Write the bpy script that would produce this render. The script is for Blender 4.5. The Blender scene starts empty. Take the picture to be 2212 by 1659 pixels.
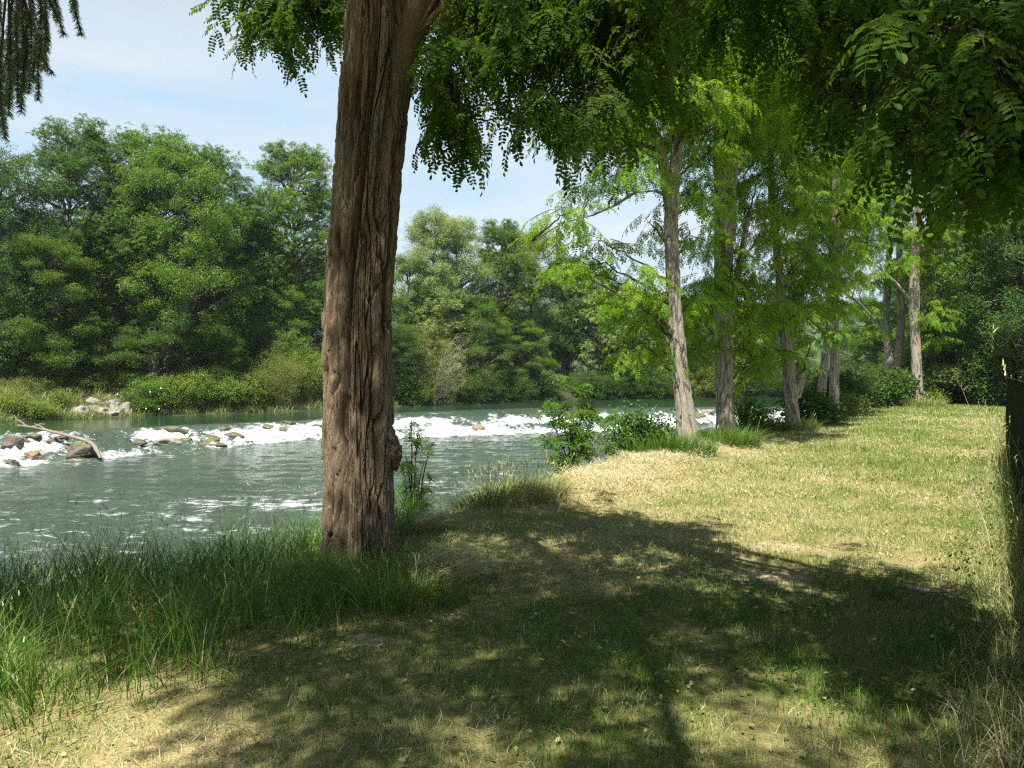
import bpy, math, random
import numpy as np
from mathutils import Vector

SC = bpy.context.scene
COL = SC.collection
# ------------------------------------------------------------------ camera, sky, sun, exposure
F_PX, CX, CY, HOR = 1736.0, 1106.0, 829.5, 800.0        # focal length / centre / horizon in picture units (2212 wide)
PITCH = -math.atan((CY - HOR) / F_PX)
CAM_Z = 1.6
cam = bpy.data.cameras.new("camera")
cam.lens = 36.0 * F_PX / 2212.0
cam.sensor_width = 36.0
cam.clip_start, cam.clip_end = 0.05, 5000.0
cam_o = bpy.data.objects.new("camera", cam)
COL.objects.link(cam_o)
cam_o.location = (0, 0, CAM_Z)
cam_o.rotation_euler = (math.pi / 2 + PITCH, 0, 0)
SC.camera = cam_o

SUN_EL, SUN_AZ = math.radians(62.0), math.radians(-18.0)     # behind the camera, a little to its left
SUN = np.array([math.cos(SUN_EL) * math.sin(SUN_AZ), -math.cos(SUN_EL) * math.cos(SUN_AZ), math.sin(SUN_EL)])
sl = bpy.data.lights.new("sun", 'SUN')
sl.energy = 5.0
sl.angle = math.radians(0.53)
sl.color = (1.0, 0.95, 0.86)
so = bpy.data.objects.new("sun", sl)
COL.objects.link(so)
so.rotation_euler = Vector(tuple(SUN)).to_track_quat('Z', 'Y').to_euler()
so.location = (10, -20, 40)

world = bpy.data.worlds.new("World")
SC.world = world
world.use_nodes = True
wt = world.node_tree
wt.nodes.clear()
w_out = wt.nodes.new("ShaderNodeOutputWorld")
w_bg = wt.nodes.new("ShaderNodeBackground")
w_sky = wt.nodes.new("ShaderNodeTexSky")
w_sky.sky_type = 'NISHITA'
w_sky.sun_disc = False
w_sky.sun_elevation = SUN_EL
w_sky.sun_rotation = math.pi - SUN_AZ
w_sky.air_density = 1.0
w_sky.dust_density = 1.2
w_sky.ozone_density = 1.5
w_tc = wt.nodes.new("ShaderNodeTexCoord")
w_map = wt.nodes.new("ShaderNodeMapping")
w_map.inputs['Scale'].default_value = (1.2, 1.2, 6.0)
w_map.inputs['Rotation'].default_value = (0.0, 0.12, 0.3)
w_no = wt.nodes.new("ShaderNodeTexNoise")
w_no.inputs['Scale'].default_value = 1.7
w_no.inputs['Detail'].default_value = 7.0
w_no.inputs['Roughness'].default_value = 0.55
w_no.inputs['Distortion'].default_value = 0.6
w_cr = wt.nodes.new("ShaderNodeValToRGB")                    # thin cirrus in pale summer haze
w_cr.color_ramp.elements[0].position = 0.40
w_cr.color_ramp.elements[0].color = (4.9, 6.9, 8.6, 1)
w_cr.color_ramp.elements[1].position = 0.66
w_cr.color_ramp.elements[1].color = (7.2, 7.8, 8.3, 1)
w_sep = wt.nodes.new("ShaderNodeSeparateXYZ")
w_el = wt.nodes.new("ShaderNodeValToRGB")                    # the haze thins out towards the zenith
w_el.color_ramp.elements[0].position = 0.02
w_el.color_ramp.elements[0].color = (0.95, 0.95, 0.95, 1)
w_el.color_ramp.elements[1].position = 0.55
w_el.color_ramp.elements[1].color = (0.0, 0.0, 0.0, 1)
_e = w_el.color_ramp.elements.new(0.36)
_e.color = (0.80, 0.80, 0.80, 1)
w_mix = wt.nodes.new("ShaderNodeMix")
w_mix.data_type = 'RGBA'
wt.links.new(w_tc.outputs['Generated'], w_map.inputs['Vector'])
wt.links.new(w_map.outputs['Vector'], w_no.inputs['Vector'])
wt.links.new(w_no.outputs['Fac'], w_cr.inputs['Fac'])
wt.links.new(w_tc.outputs['Generated'], w_sep.inputs[0])
wt.links.new(w_sep.outputs[2], w_el.inputs['Fac'])
wt.links.new(w_el.outputs['Color'], w_mix.inputs['Factor'])
wt.links.new(w_cr.outputs['Color'], w_mix.inputs['B'])
wt.links.new(w_sky.outputs['Color'], w_mix.inputs['A'])
wt.links.new(w_mix.outputs['Result'], w_bg.inputs['Color'])
w_bg.inputs['Strength'].default_value = 0.05
wt.links.new(w_bg.outputs['Background'], w_out.inputs['Surface'])

SC.render.engine = 'CYCLES'
SC.view_settings.view_transform = 'Standard'
SC.view_settings.look = 'None'
SC.view_settings.gamma = 1.0
SC.view_settings.exposure = 1.3
SC.cycles.max_bounces = 8
SC.cycles.diffuse_bounces = 4
SC.cycles.glossy_bounces = 3
SC.cycles.transmission_bounces = 4
SC.cycles.transparent_max_bounces = 8
SC.cycles.use_denoising = False
SC.cycles.filter_width = 1.3
SC.cycles.sample_clamp_indirect = 6.0
SC.cycles.caustics_reflective = False
SC.cycles.caustics_refractive = False

rng = np.random.default_rng(7)
CAMP = np.array([0.0, 0.0, CAM_Z])
_cp, _sp = math.cos(PITCH), math.sin(PITCH)


def ray(x, y):
    u, v = (x - CX) / F_PX, (CY - y) / F_PX
    return np.array([u, _cp - v * _sp, _sp + v * _cp])


def P(x, y, Y):
    """point seen at picture position (x, y), Y metres ahead"""
    d = ray(x, y)
    return CAMP + d * (Y / d[1])


def G(x, y, z=0.0):
    """point at height z seen at picture position (x, y)"""
    d = ray(x, y)
    return CAMP + d * ((z - CAM_Z) / d[2])


# ------------------------------------------------------------------ noise
_perm = np.random.default_rng(3).permutation(4096).astype(np.int64)
_grad = np.random.default_rng(4).normal(size=(4096, 3))
_grad /= np.linalg.norm(_grad, axis=1)[:, None]


def perlin(x, y, z=0.0):
    x, y, z = np.broadcast_arrays(np.asarray(x, float), np.asarray(y, float), np.asarray(z, float))
    xi, yi, zi = np.floor(x).astype(np.int64), np.floor(y).astype(np.int64), np.floor(z).astype(np.int64)
    xf, yf, zf = x - xi, y - yi, z - zi
    u, v, w = [t * t * t * (t * (t * 6 - 15) + 10) for t in (xf, yf, zf)]
    out = 0.0
    for dx in (0, 1):
        for dy in (0, 1):
            for dz in (0, 1):
                h = _perm[(_perm[(_perm[(xi + dx) & 4095] + yi + dy) & 4095] + zi + dz) & 4095]
                g = _grad[h]
                n = g[..., 0] * (xf - dx) + g[..., 1] * (yf - dy) + g[..., 2] * (zf - dz)
                out = out + n * (u if dx else 1 - u) * (v if dy else 1 - v) * (w if dz else 1 - w)
    return out * 1.5


def fbm(x, y, z=0.0, o=4):
    r, a, f = 0.0, 1.0, 1.0
    for i in range(o):
        r = r + a * perlin(x * f + 17.3 * i, y * f - 9.1 * i, z * f + 3.7 * i)
        a *= 0.5
        f *= 2.03
    return r


def sstep(a, b, x):
    t = np.clip((x - a) / (b - a), 0, 1)
    return t * t * (3 - 2 * t)


# ------------------------------------------------------------------ mesh building
class Geo:
    def __init__(self):
        self.v, self.f, self.var, self.m, self.n = [], [], [], [], 0

    def add(self, V, Fs, var=0.5, mat=0):
        V = np.asarray(V, np.float32).reshape(-1, 3)
        if len(V) == 0:
            return
        if isinstance(Fs, np.ndarray):
            Fs = [(Fs, mat)]
        for F, m in Fs:
            F = np.asarray(F, np.int64)
            if len(F):
                self.f.append(F + self.n)
                self.m.append(np.full(len(F), m, np.int32))
        self.v.append(V)
        self.var.append(np.broadcast_to(np.asarray(var, np.float32), (len(V),)))
        self.n += len(V)

    def mesh(self, name, mats, smooth=False):
        me = bpy.data.meshes.new(name)
        V = np.concatenate(self.v)
        me.vertices.add(len(V))
        me.vertices.foreach_set('co', V.ravel())
        loops = np.concatenate([f.ravel() for f in self.f]).astype(np.int32)
        sizes = np.concatenate([np.full(len(f), f.shape[1], np.int32) for f in self.f])
        starts = np.concatenate([[0], np.cumsum(sizes)[:-1]]).astype(np.int32)
        me.loops.add(len(loops))
        me.loops.foreach_set('vertex_index', loops)
        me.polygons.add(len(sizes))
        me.polygons.foreach_set('loop_start', starts)
        me.polygons.foreach_set('material_index', np.concatenate(self.m))
        me.polygons.foreach_set('use_smooth', np.full(len(sizes), smooth, bool))
        a = me.attributes.new('var', 'FLOAT', 'POINT')
        a.data.foreach_set('value', np.concatenate(self.var).astype(np.float32))
        for m in mats:
            me.materials.append(m)
        me.update(calc_edges=True)
        return me

    def obj(self, name, mats, parent=None, smooth=False):
        if not isinstance(mats, (list, tuple)):
            mats = [mats]
        o = bpy.data.objects.new(name, self.mesh(name, mats, smooth))
        COL.objects.link(o)
        if parent is not None:
            o.parent = parent
            o.matrix_parent_inverse.identity()
        return o


def tag(o, label=None, cat=None, group=None, kind=None):
    if label:
        o['label'] = label
    if cat:
        o['category'] = cat
    if group:
        o['group'] = group
    if kind:
        o['kind'] = kind
    return o


def thing(name, label, cat, loc=(0, 0, 0), group=None):
    o = bpy.data.objects.new(name, None)
    o.empty_display_size = 0.2
    COL.objects.link(o)
    o.location = tuple(float(c) for c in loc)
    return tag(o, label, cat, group)


def dup(root, loc, rz, sc, label, group=None):
    r = root.copy()
    COL.objects.link(r)
    r.location = tuple(float(c) for c in loc)
    r.rotation_euler = (0, 0, rz)
    r.scale = sc if isinstance(sc, tuple) else (sc, sc, sc)
    r['label'] = label
    if group:
        r['group'] = group
    for ch in list(root.children):
        c = ch.copy()
        COL.objects.link(c)
        c.parent = r
        for g in ch.children:
            d = g.copy()
            COL.objects.link(d)
            d.parent = c
    return r


def tube(pts, rad, n=8, cap=True):
    pts = np.asarray(pts, float)
    rad = np.broadcast_to(np.asarray(rad, float), (len(pts),))
    T = np.gradient(pts, axis=0)
    T /= np.linalg.norm(T, axis=1)[:, None] + 1e-9
    up = np.array([0.0, 0.0, 1.0]) if abs(T[0, 2]) < 0.9 else np.array([0.0, 1.0, 0.0])
    A = np.zeros_like(pts)
    a = np.cross(T[0], up)
    a /= np.linalg.norm(a)
    for i in range(len(pts)):
        a = a - T[i] * np.dot(a, T[i])
        a /= np.linalg.norm(a) + 1e-9
        A[i] = a
    B = np.cross(T, A)
    th = np.linspace(0, 2 * np.pi, n, endpoint=False)
    V = pts[:, None] + rad[:, None, None] * (np.cos(th)[None, :, None] * A[:, None] + np.sin(th)[None, :, None] * B[:, None])
    k = len(pts)
    i, j = np.meshgrid(np.arange(k - 1), np.arange(n), indexing='ij')
    F = np.stack([i * n + j, i * n + (j + 1) % n, (i + 1) * n + (j + 1) % n, (i + 1) * n + j], -1).reshape(-1, 4)
    return V.reshape(-1, 3), F


def bez(a, c, b, n=8):
    t = np.linspace(0, 1, n)[:, None]
    return (1 - t) ** 2 * np.asarray(a) + 2 * t * (1 - t) * np.asarray(c) + t * t * np.asarray(b)


def rots(yaw, tilt, roll=None):
    """N matrices: roll about X, tilt about Y (positive = tip down), then yaw about Z"""
    yaw, tilt = np.broadcast_arrays(np.asarray(yaw, float), np.asarray(tilt, float))
    roll = np.zeros_like(yaw) if roll is None else np.broadcast_to(roll, yaw.shape)
    cy, sy, ct, st, cr, sr = np.cos(yaw), np.sin(yaw), np.cos(tilt), np.sin(tilt), np.cos(roll), np.sin(roll)
    z, o = np.zeros_like(cy), np.ones_like(cy)
    Rz = np.stack([cy, -sy, z, sy, cy, z, z, z, o], -1).reshape(-1, 3, 3)
    Ry = np.stack([ct, z, st, z, o, z, -st, z, ct], -1).reshape(-1, 3, 3)
    Rx = np.stack([o, z, z, z, cr, -sr, z, sr, cr], -1).reshape(-1, 3, 3)
    return Rz @ Ry @ Rx


class Tpl:
    """small template: vertices, faces of leaf and wood, per-vertex variation"""
    def __init__(self):
        self.V, self.var, self.leaf, self.wood, self.n = [], [], [], [], 0

    def add(self, V, F, var=0.5, wood=False):
        V = np.asarray(V, float).reshape(-1, 3)
        (self.wood if wood else self.leaf).append(np.asarray(F) + self.n)
        self.V.append(V)
        self.var.append(np.broadcast_to(np.asarray(var, float), (len(V),)))
        self.n += len(V)

    def done(self):
        self.V = np.concatenate(self.V)
        self.var = np.concatenate(self.var)
        self.leaf = np.concatenate(self.leaf) if self.leaf else np.zeros((0, 4), int)
        self.wood = np.concatenate(self.wood) if self.wood else np.zeros((0, 4), int)
        return self


def place(geo, tpl, M, t, dv=0.0, leaf_mat=0, wood_mat=1):
    """append N placed copies of a template to geo"""
    N = len(t)
    if N == 0:
        return
    V = np.einsum('nij,vj->nvi', M, tpl.V) + np.asarray(t)[:, None]
    var = tpl.var[None] + np.broadcast_to(np.asarray(dv, float), (N,))[:, None]
    off = (np.arange(N) * len(tpl.V))[:, None, None]
    Fs = []
    if len(tpl.leaf):
        Fs.append(((tpl.leaf[None] + off).reshape(-1, tpl.leaf.shape[1]), leaf_mat))
    if len(tpl.wood):
        Fs.append(((tpl.wood[None] + off).reshape(-1, tpl.wood.shape[1]), wood_mat))
    geo.add(V.reshape(-1, 3), Fs, np.clip(var, 0, 1).ravel())


# ------------------------------------------------------------------ leaves
def leaflet(L, W, near):
    if near:
        V = np.array([[0, 0, 0], [.28, .42, .06], [.72, .46, .05], [1, 0, -.06], [.72, -.46, .05], [.28, -.42, .06]]) * [L, W, L]
        F = np.array([[0, 3, 2, 1], [0, 5, 4, 3]])
    else:
        V = np.array([[0, 0, 0], [.5, .5, .04], [1, 0, -.03], [.5, -.5, .04]]) * [L, W, L]
        F = np.array([[0, 3, 2, 1]])
    return V, F


def pinnate(tp, base, yaw, pitch, L, pairs, ll, lw, near, rg, v0, droop=0.5):
    """a compound leaf added to template tp, hanging down along its rachis"""
    s = np.linspace(0, 1, pairs + 2)
    ang = pitch + droop * s
    step = L / (pairs + 1)
    p = np.zeros((len(s), 3))
    for i in range(1, len(s)):
        p[i] = p[i - 1] + step * np.array([math.cos(ang[i]), 0, -math.sin(ang[i])])
    R = rots([yaw], [0.0])[0]
    w = 0.0018 if near else 0.003
    rp = p @ R.T + base
    side = R @ np.array([0, w, 0])
    V = np.concatenate([rp + side, rp - side])
    k = len(s)
    F = np.array([[i, i + k, i + k + 1, i + 1] for i in range(k - 1)])
    tp.add(V, F, v0)
    fV, fF = leaflet(ll, lw, near)
    for i in range(1, k):
        for sd in ((1, -1) if i < k - 1 else (0,)):
            a = sd * rg.uniform(1.1, 1.45)
            sc = rg.uniform(.8, 1.08) * (0.75 if i == 1 else 1.0)
            M = rots([a], [rg.uniform(-.05, .45)], rg.uniform(-.5, .5))[0]
            M2 = rots([yaw], [ang[i] * (0.85 if sd else 1.0)])[0]
            V = (fV * sc) @ M.T @ M2.T + rp[i]
            tp.add(V, fF, np.clip(v0 + rg.uniform(-.2, .2), 0, 1))


def spray(seed, tl=0.7, n=11, L=0.21, pairs=6, ll=0.042, lw=0.021, near=True, droop=0.9):
    """a drooping twig along +X with alternate compound leaves"""
    rg = np.random.default_rng(seed)
    tp = Tpl()
    s = np.linspace(0, 1, 7)
    ang = -0.15 + droop * s ** 1.3
    p = np.zeros((7, 3))
    for i in range(1, 7):
        p[i] = p[i - 1] + tl / 6 * np.array([math.cos(ang[i]), rg.uniform(-.12, .12), -math.sin(ang[i])])
    V, F = tube(p, np.linspace(.006, .0018, 7) * (1 if near else 1.6), 3)
    tp.add(V, F, .3, wood=True)
    for i in range(n):
        u = (i + .6) / n * 6
        k = min(int(u), 5)
        b = p[k] + (p[k + 1] - p[k]) * (u - k)
        yaw = (1 if i % 2 else -1) * rg.uniform(.5, 1.35)
        if i == n - 1:
            yaw = rg.uniform(-.3, .3)
        pinnate(tp, b, yaw, rg.uniform(.1, .75), L * rg.uniform(.75, 1.1), pairs, ll, lw, near, rg, rg.uniform(.3, .7))
    return tp.done()


def tuft(seed, kind):
    """small twig end for far trees and shrubs, about half a metre"""
    rg = np.random.default_rng(seed)
    tp = Tpl()
    if kind == 'pinnate':                       # feathery
        for i in range(6):
            yaw, pit = rg.uniform(-2.2, 2.2), rg.uniform(-.2, .7)
            M = rots([yaw], [pit])[0]
            b = np.array([rg.uniform(-.15, .2), rg.uniform(-.15, .15), rg.uniform(-.08, .1)])
            L = rg.uniform(.2, .34)
            for j in range(4):
                q = b + M @ np.array([L * (j + .6) / 4, 0, 0])
                for sd in (1, -1):
                    fV, fF = leaflet(.092, .052, False)
                    m = rots([yaw + sd * 1.15], [rg.uniform(-.1, .7)], rg.uniform(-.6, .6))[0]
                    tp.add(fV @ m.T + q, fF, rg.uniform(.2, .8))
    elif kind == 'broad':
        for i in range(26):
            fV, fF = leaflet(rg.uniform(.075, .12), rg.uniform(.055, .08), False)
            m = rots([rg.uniform(0, 6.3)], [rg.uniform(-.2, .9)], rg.uniform(-.7, .7))[0]
            q = rg.normal(size=3) * [.16, .16, .1]
            tp.add(fV @ m.T + q, fF, rg.uniform(.2, .8))
    elif kind == 'narrow':                      # willow, thin
        for i in range(24):
            fV, fF = leaflet(rg.uniform(.1, .15), rg.uniform(.022, .032), False)
            m = rots([rg.uniform(0, 6.3)], [rg.uniform(-.3, 1.1)], rg.uniform(-.7, .7))[0]
            q = rg.normal(size=3) * [.18, .18, .13]
            tp.add(fV @ m.T + q, fF, rg.uniform(.2, .8))
    elif kind == 'bigleaf':
        for i in range(9):
            fV, fF = leaflet(rg.uniform(.11, .16), rg.uniform(.07, .1), True)
            m = rots([rg.uniform(0, 6.3)], [rg.uniform(0, .8)], rg.uniform(-.5, .5))[0]
            q = rg.normal(size=3) * [.13, .13, .07]
            tp.add(fV @ m.T + q, fF, rg.uniform(.3, .7))
    elif kind == 'smallleaf':
        for i in range(14):
            fV, fF = leaflet(rg.uniform(.045, .065), rg.uniform(.03, .042), True)
            m = rots([rg.uniform(0, 6.3)], [rg.uniform(-.1, .9)], rg.uniform(-.6, .6))[0]
            q = rg.normal(size=3) * [.09, .09, .06]
            tp.add(fV @ m.T + q, fF, rg.uniform(.3, .7))
    return tp.done()


# ------------------------------------------------------------------ materials
def nodes_of(name):
    m = bpy.data.materials.new(name)
    m.use_nodes = True
    nt = m.node_tree
    nt.nodes.clear()
    out = nt.nodes.new("ShaderNodeOutputMaterial")
    return m, nt, out


def N(nt, t, **kw):
    n = nt.nodes.new("ShaderNode" + t)
    for k, v in kw.items():
        if hasattr(n, k):
            setattr(n, k, v)
    return n


def ramp(nt, fac, stops):
    r = nt.nodes.new("ShaderNodeValToRGB")
    e = r.color_ramp.elements
    while len(e) < len(stops):
        e.new(0.5)
    for el, (p, c) in zip(e, stops):
        el.position = p
        el.color = (*c, 1) if len(c) == 3 else c
    if fac is not None:
        nt.links.new(fac, r.inputs['Fac'])
    return r.outputs['Color']


def noise(nt, scale, detail=4, rough=.55, vec=None, dist=0.0):
    n = nt.nodes.new("ShaderNodeTexNoise")
    n.inputs['Scale'].default_value = scale
    n.inputs['Detail'].default_value = detail
    n.inputs['Roughness'].default_value = rough
    n.inputs['Distortion'].default_value = dist
    if vec is not None:
        nt.links.new(vec, n.inputs['Vector'])
    return n.outputs['Fac']


def mixc(nt, f, a, b, mode='MIX'):
    m = nt.nodes.new("ShaderNodeMix")
    m.data_type = 'RGBA'
    m.blend_type = mode
    for s, v in (('Factor', f), ('A', a), ('B', b)):
        if hasattr(v, 'is_output'):
            nt.links.new(v, m.inputs[s])
        elif s == 'Factor':
            m.inputs[s].default_value = v
        else:
            m.inputs[s].default_value = (*v, 1)
    return m.outputs['Result']


def math_(nt, op, a, b=0.0, clamp=False):
    m = nt.nodes.new("ShaderNodeMath")
    m.operation = op
    m.use_clamp = clamp
    for i, v in enumerate((a, b)):
        if hasattr(v, 'is_output'):
            nt.links.new(v, m.inputs[i])
        else:
            m.inputs[i].default_value = v
    return m.outputs[0]


def attr(nt, name='var'):
    a = nt.nodes.new("ShaderNodeAttribute")
    a.attribute_name = name
    return a.outputs['Fac']


def coords(nt, kind='Object', scale=None):
    c = nt.nodes.new("ShaderNodeTexCoord").outputs[kind]
    if scale:
        m = nt.nodes.new("ShaderNodeMapping")
        m.inputs['Scale'].default_value = scale
        nt.links.new(c, m.inputs['Vector'])
        c = m.outputs['Vector']
    return c


def leaf_mat(name, dark, mid, light, trans, tmix=0.38, rough=.5, spec=.22, objvar=0.0):
    m, nt, out = nodes_of(name)
    v = attr(nt)
    col = ramp(nt, v, [(0.0, dark), (0.5, mid), (1.0, light)])
    tcol = mixc(nt, 0.5, col, trans, 'MIX')
    if objvar:
        oi = nt.nodes.new("ShaderNodeObjectInfo")
        hs = nt.nodes.new("ShaderNodeHueSaturation")
        mr = nt.nodes.new("ShaderNodeMapRange")
        mr.inputs['To Min'].default_value = 1 - objvar
        mr.inputs['To Max'].default_value = 1 + objvar
        nt.links.new(oi.outputs['Random'], mr.inputs['Value'])
        nt.links.new(mr.outputs['Result'], hs.inputs['Value'])
        nt.links.new(col, hs.inputs['Color'])
        col = hs.outputs['Color']
    b = N(nt, "BsdfPrincipled")
    b.inputs['Roughness'].default_value = rough
    b.inputs['Specular IOR Level'].default_value = spec
    nt.links.new(col, b.inputs['Base Color'])
    t = N(nt, "BsdfTranslucent")
    nt.links.new(tcol, t.inputs['Color'])
    mx = N(nt, "MixShader")
    mx.inputs[0].default_value = tmix
    nt.links.new(b.outputs[0], mx.inputs[1])
    nt.links.new(t.outputs[0], mx.inputs[2])
    nt.links.new(mx.outputs[0], out.inputs['Surface'])
    return m


def bark_mat(name, a, b, c, scale=1.0, moss=None, bump=1.0):
    m, nt, out = nodes_of(name)
    co = coords(nt, 'Object', (9 * scale, 9 * scale, 1.6 * scale))
    n1 = noise(nt, 2.2, 6, .62, co, .8)
    n2 = noise(nt, 7.0, 7, .7, co, .5)
    co2 = coords(nt, 'Object')
    n3 = noise(nt, 1.3 * scale, 3, .5, co2)
    n4 = noise(nt, 1.0, 6, .7, coords(nt, 'Object', (70 * scale, 70 * scale, 7 * scale)), 1.2)
    col = ramp(nt, n1, [(.25, a), (.5, b), (.72, c)])
    col = mixc(nt, math_(nt, 'MULTIPLY', n2, .5), col, tuple(.62 * x for x in b))
    col = mixc(nt, ramp(nt, n3, [(.4, (0, 0, 0)), (.7, (.6, .6, .6))]), col, moss if moss else tuple(x * 1.2 for x in c))
    col = mixc(nt, ramp(nt, n4, [(.42, (.55, .55, .55)), (.6, (0, 0, 0))]), col, tuple(.5 * x for x in b))
    cr = attr(nt)
    col = mixc(nt, ramp(nt, cr, [(.6, (0, 0, 0)), (1.0, (.55, .55, .55))]), col, c)
    # bottoms of the cracks expose redder inner bark
    col = mixc(nt, ramp(nt, cr, [(.05, (.75, .75, .75)), (.5, (0, 0, 0))]), col, (a[0] * .9, a[1] * .72, a[2] * .55))
    p = N(nt, "BsdfPrincipled")
    p.inputs['Roughness'].default_value = .9
    p.inputs['Specular IOR Level'].default_value = .15
    nt.links.new(col, p.inputs['Base Color'])
    bp = N(nt, "Bump")
    bp.inputs['Strength'].default_value = bump
    bp.inputs['Distance'].default_value = .018
    nt.links.new(math_(nt, 'ADD', math_(nt, 'MULTIPLY', n4, 1.1), math_(nt, 'MULTIPLY', n2, 1.0)), bp.inputs['Height'])
    nt.links.new(bp.outputs[0], p.inputs['Normal'])
    nt.links.new(p.outputs[0], out.inputs['Surface'])
    return m


M_BARK = bark_mat("robinia_bark", (.070, .047, .026), (.165, .119, .070), (.33, .260, .168))
M_BARK2 = bark_mat("grey_bark", (.125, .108, .083), (.26, .23, .18), (.41, .37, .30), 1.0)
M_TWIG = bark_mat("twig_bark", (.05, .038, .028), (.09, .07, .05), (.14, .11, .08), 2.0)
M_FARBARK = bark_mat("far_bark", (.07, .058, .048), (.14, .12, .10), (.23, .20, .17), .5)
M_LOG = bark_mat("driftwood_bark", (.09, .072, .055), (.19, .16, .125), (.32, .28, .23), 1.0)
M_DEAD = bark_mat("dead_wood", (.22, .19, .15), (.38, .34, .27), (.52, .48, .4), 1.0)
M_NEARLEAF = leaf_mat("robinia_leaf_near", (.016, .042, .003), (.028, .064, .004), (.050, .095, .007), (.30, .50, .008), .32, .55, .10)  # robinia green darkened, the canopy's silhouette shade put into the leaf colour
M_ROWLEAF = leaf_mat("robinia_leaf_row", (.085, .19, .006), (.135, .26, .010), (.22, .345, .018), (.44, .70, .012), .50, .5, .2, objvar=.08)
M_FARLEAF = leaf_mat("far_leaf", (.050, .112, .014), (.085, .165, .020), (.155, .245, .035), (.26, .43, .02), .38, objvar=.2)
M_FARDEEP = leaf_mat("far_leaf_deep", (.030, .076, .012), (.056, .120, .017), (.112, .190, .030), (.19, .36, .02), .34, objvar=.18)
M_FARPALE = leaf_mat("far_leaf_pale", (.13, .20, .055), (.22, .30, .09), (.35, .41, .17), (.38, .52, .08), .40, objvar=.1)
M_FARDARK = leaf_mat("far_leaf_dark", (.038, .085, .020), (.062, .125, .028), (.105, .175, .040), (.17, .30, .03), .34, objvar=.2)
M_WILLOW = leaf_mat("willow_leaf", (.13, .17, .03), (.20, .24, .05), (.28, .31, .08), (.32, .38, .05), .38)
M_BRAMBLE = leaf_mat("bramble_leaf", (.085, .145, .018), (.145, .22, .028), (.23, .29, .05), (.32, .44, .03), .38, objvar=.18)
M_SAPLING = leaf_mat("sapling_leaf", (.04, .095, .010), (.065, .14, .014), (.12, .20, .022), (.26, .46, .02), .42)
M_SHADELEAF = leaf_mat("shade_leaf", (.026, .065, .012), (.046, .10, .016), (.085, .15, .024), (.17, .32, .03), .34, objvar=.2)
M_NEEDLE = leaf_mat("spruce_needle", (.075, .12, .05), (.14, .20, .085), (.22, .285, .125), (.2, .3, .07), .15, .4, .4)
M_PETAL = leaf_mat("white_petal", (.7, .7, .72), (.8, .8, .82), (.85, .85, .86), (.8, .8, .8), .3)
GRASS_STOPS = None


def grass_mat(name, stops, tmix=.35):
    m, nt, out = nodes_of(name)
    col = ramp(nt, attr(nt), stops)
    b = N(nt, "BsdfPrincipled")
    b.inputs['Roughness'].default_value = .5
    b.inputs['Specular IOR Level'].default_value = .3
    nt.links.new(col, b.inputs['Base Color'])
    t = N(nt, "BsdfTranslucent")
    nt.links.new(col, t.inputs['Color'])
    mx = N(nt, "MixShader")
    mx.inputs[0].default_value = tmix
    nt.links.new(b.outputs[0], mx.inputs[1])
    nt.links.new(t.outputs[0], mx.inputs[2])
    nt.links.new(mx.outputs[0], out.inputs['Surface'])
    return m


M_GRASS = grass_mat("grass_blade", [(0.0, (.045, .125, .010)), (.35, (.105, .215, .020)), (.55, (.24, .29, .06)),
                                    (.72, (.42, .40, .18)), (.9, (.57, .50, .31)), (1.0, (.64, .55, .39))])


def ground_mat():
    m, nt, out = nodes_of("ground")
    co = coords(nt, 'Object')
    a = attr(nt)             # 0 soil / straw-poor green, 1 dry straw, from the terrain's own patches
    n1 = noise(nt, 1.1, 6, .6, co)
    n2 = noise(nt, 14, 5, .65, co)
    n3 = noise(nt, 90, 3, .6, co)
    grass = ramp(nt, n2, [(.3, (.05, .075, .018)), (.55, (.12, .13, .04)), (.75, (.24, .2, .09))])
    straw = ramp(nt, n3, [(.3, (.20, .15, .07)), (.55, (.40, .32, .15)), (.75, (.56, .46, .26))])
    f = math_(nt, 'ADD', a, math_(nt, 'MULTIPLY', math_(nt, 'SUBTRACT', n1, .5), 1.1), True)
    col = mixc(nt, f, grass, straw)
    n5 = noise(nt, 9, 6, .65, co)
    soil = ramp(nt, n5, [(.3, (.27, .20, .11)), (.6, (.42, .33, .21)), (.8, (.52, .42, .29))])
    col = mixc(nt, ramp(nt, math_(nt, 'ADD', attr(nt, 'soil'), math_(nt, 'MULTIPLY', math_(nt, 'SUBTRACT', n2, .5), .7)), [(.3, (0, 0, 0)), (.75, (.9, .9, .9))]), col, soil)
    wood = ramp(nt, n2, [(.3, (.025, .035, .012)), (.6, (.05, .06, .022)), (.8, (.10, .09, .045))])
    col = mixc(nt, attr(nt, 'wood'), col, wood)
    p = N(nt, "BsdfPrincipled")
    p.inputs['Roughness'].default_value = .95
    p.inputs['Specular IOR Level'].default_value = .1
    nt.links.new(col, p.inputs['Base Color'])
    bp = N(nt, "Bump")
    bp.inputs['Strength'].default_value = .7
    bp.inputs['Distance'].default_value = .03
    nt.links.new(math_(nt, 'ADD', n2, math_(nt, 'MULTIPLY', n3, .6)), bp.inputs['Height'])
    nt.links.new(bp.outputs[0], p.inputs['Normal'])
    nt.links.new(p.outputs[0], out.inputs['Surface'])
    return m


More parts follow.
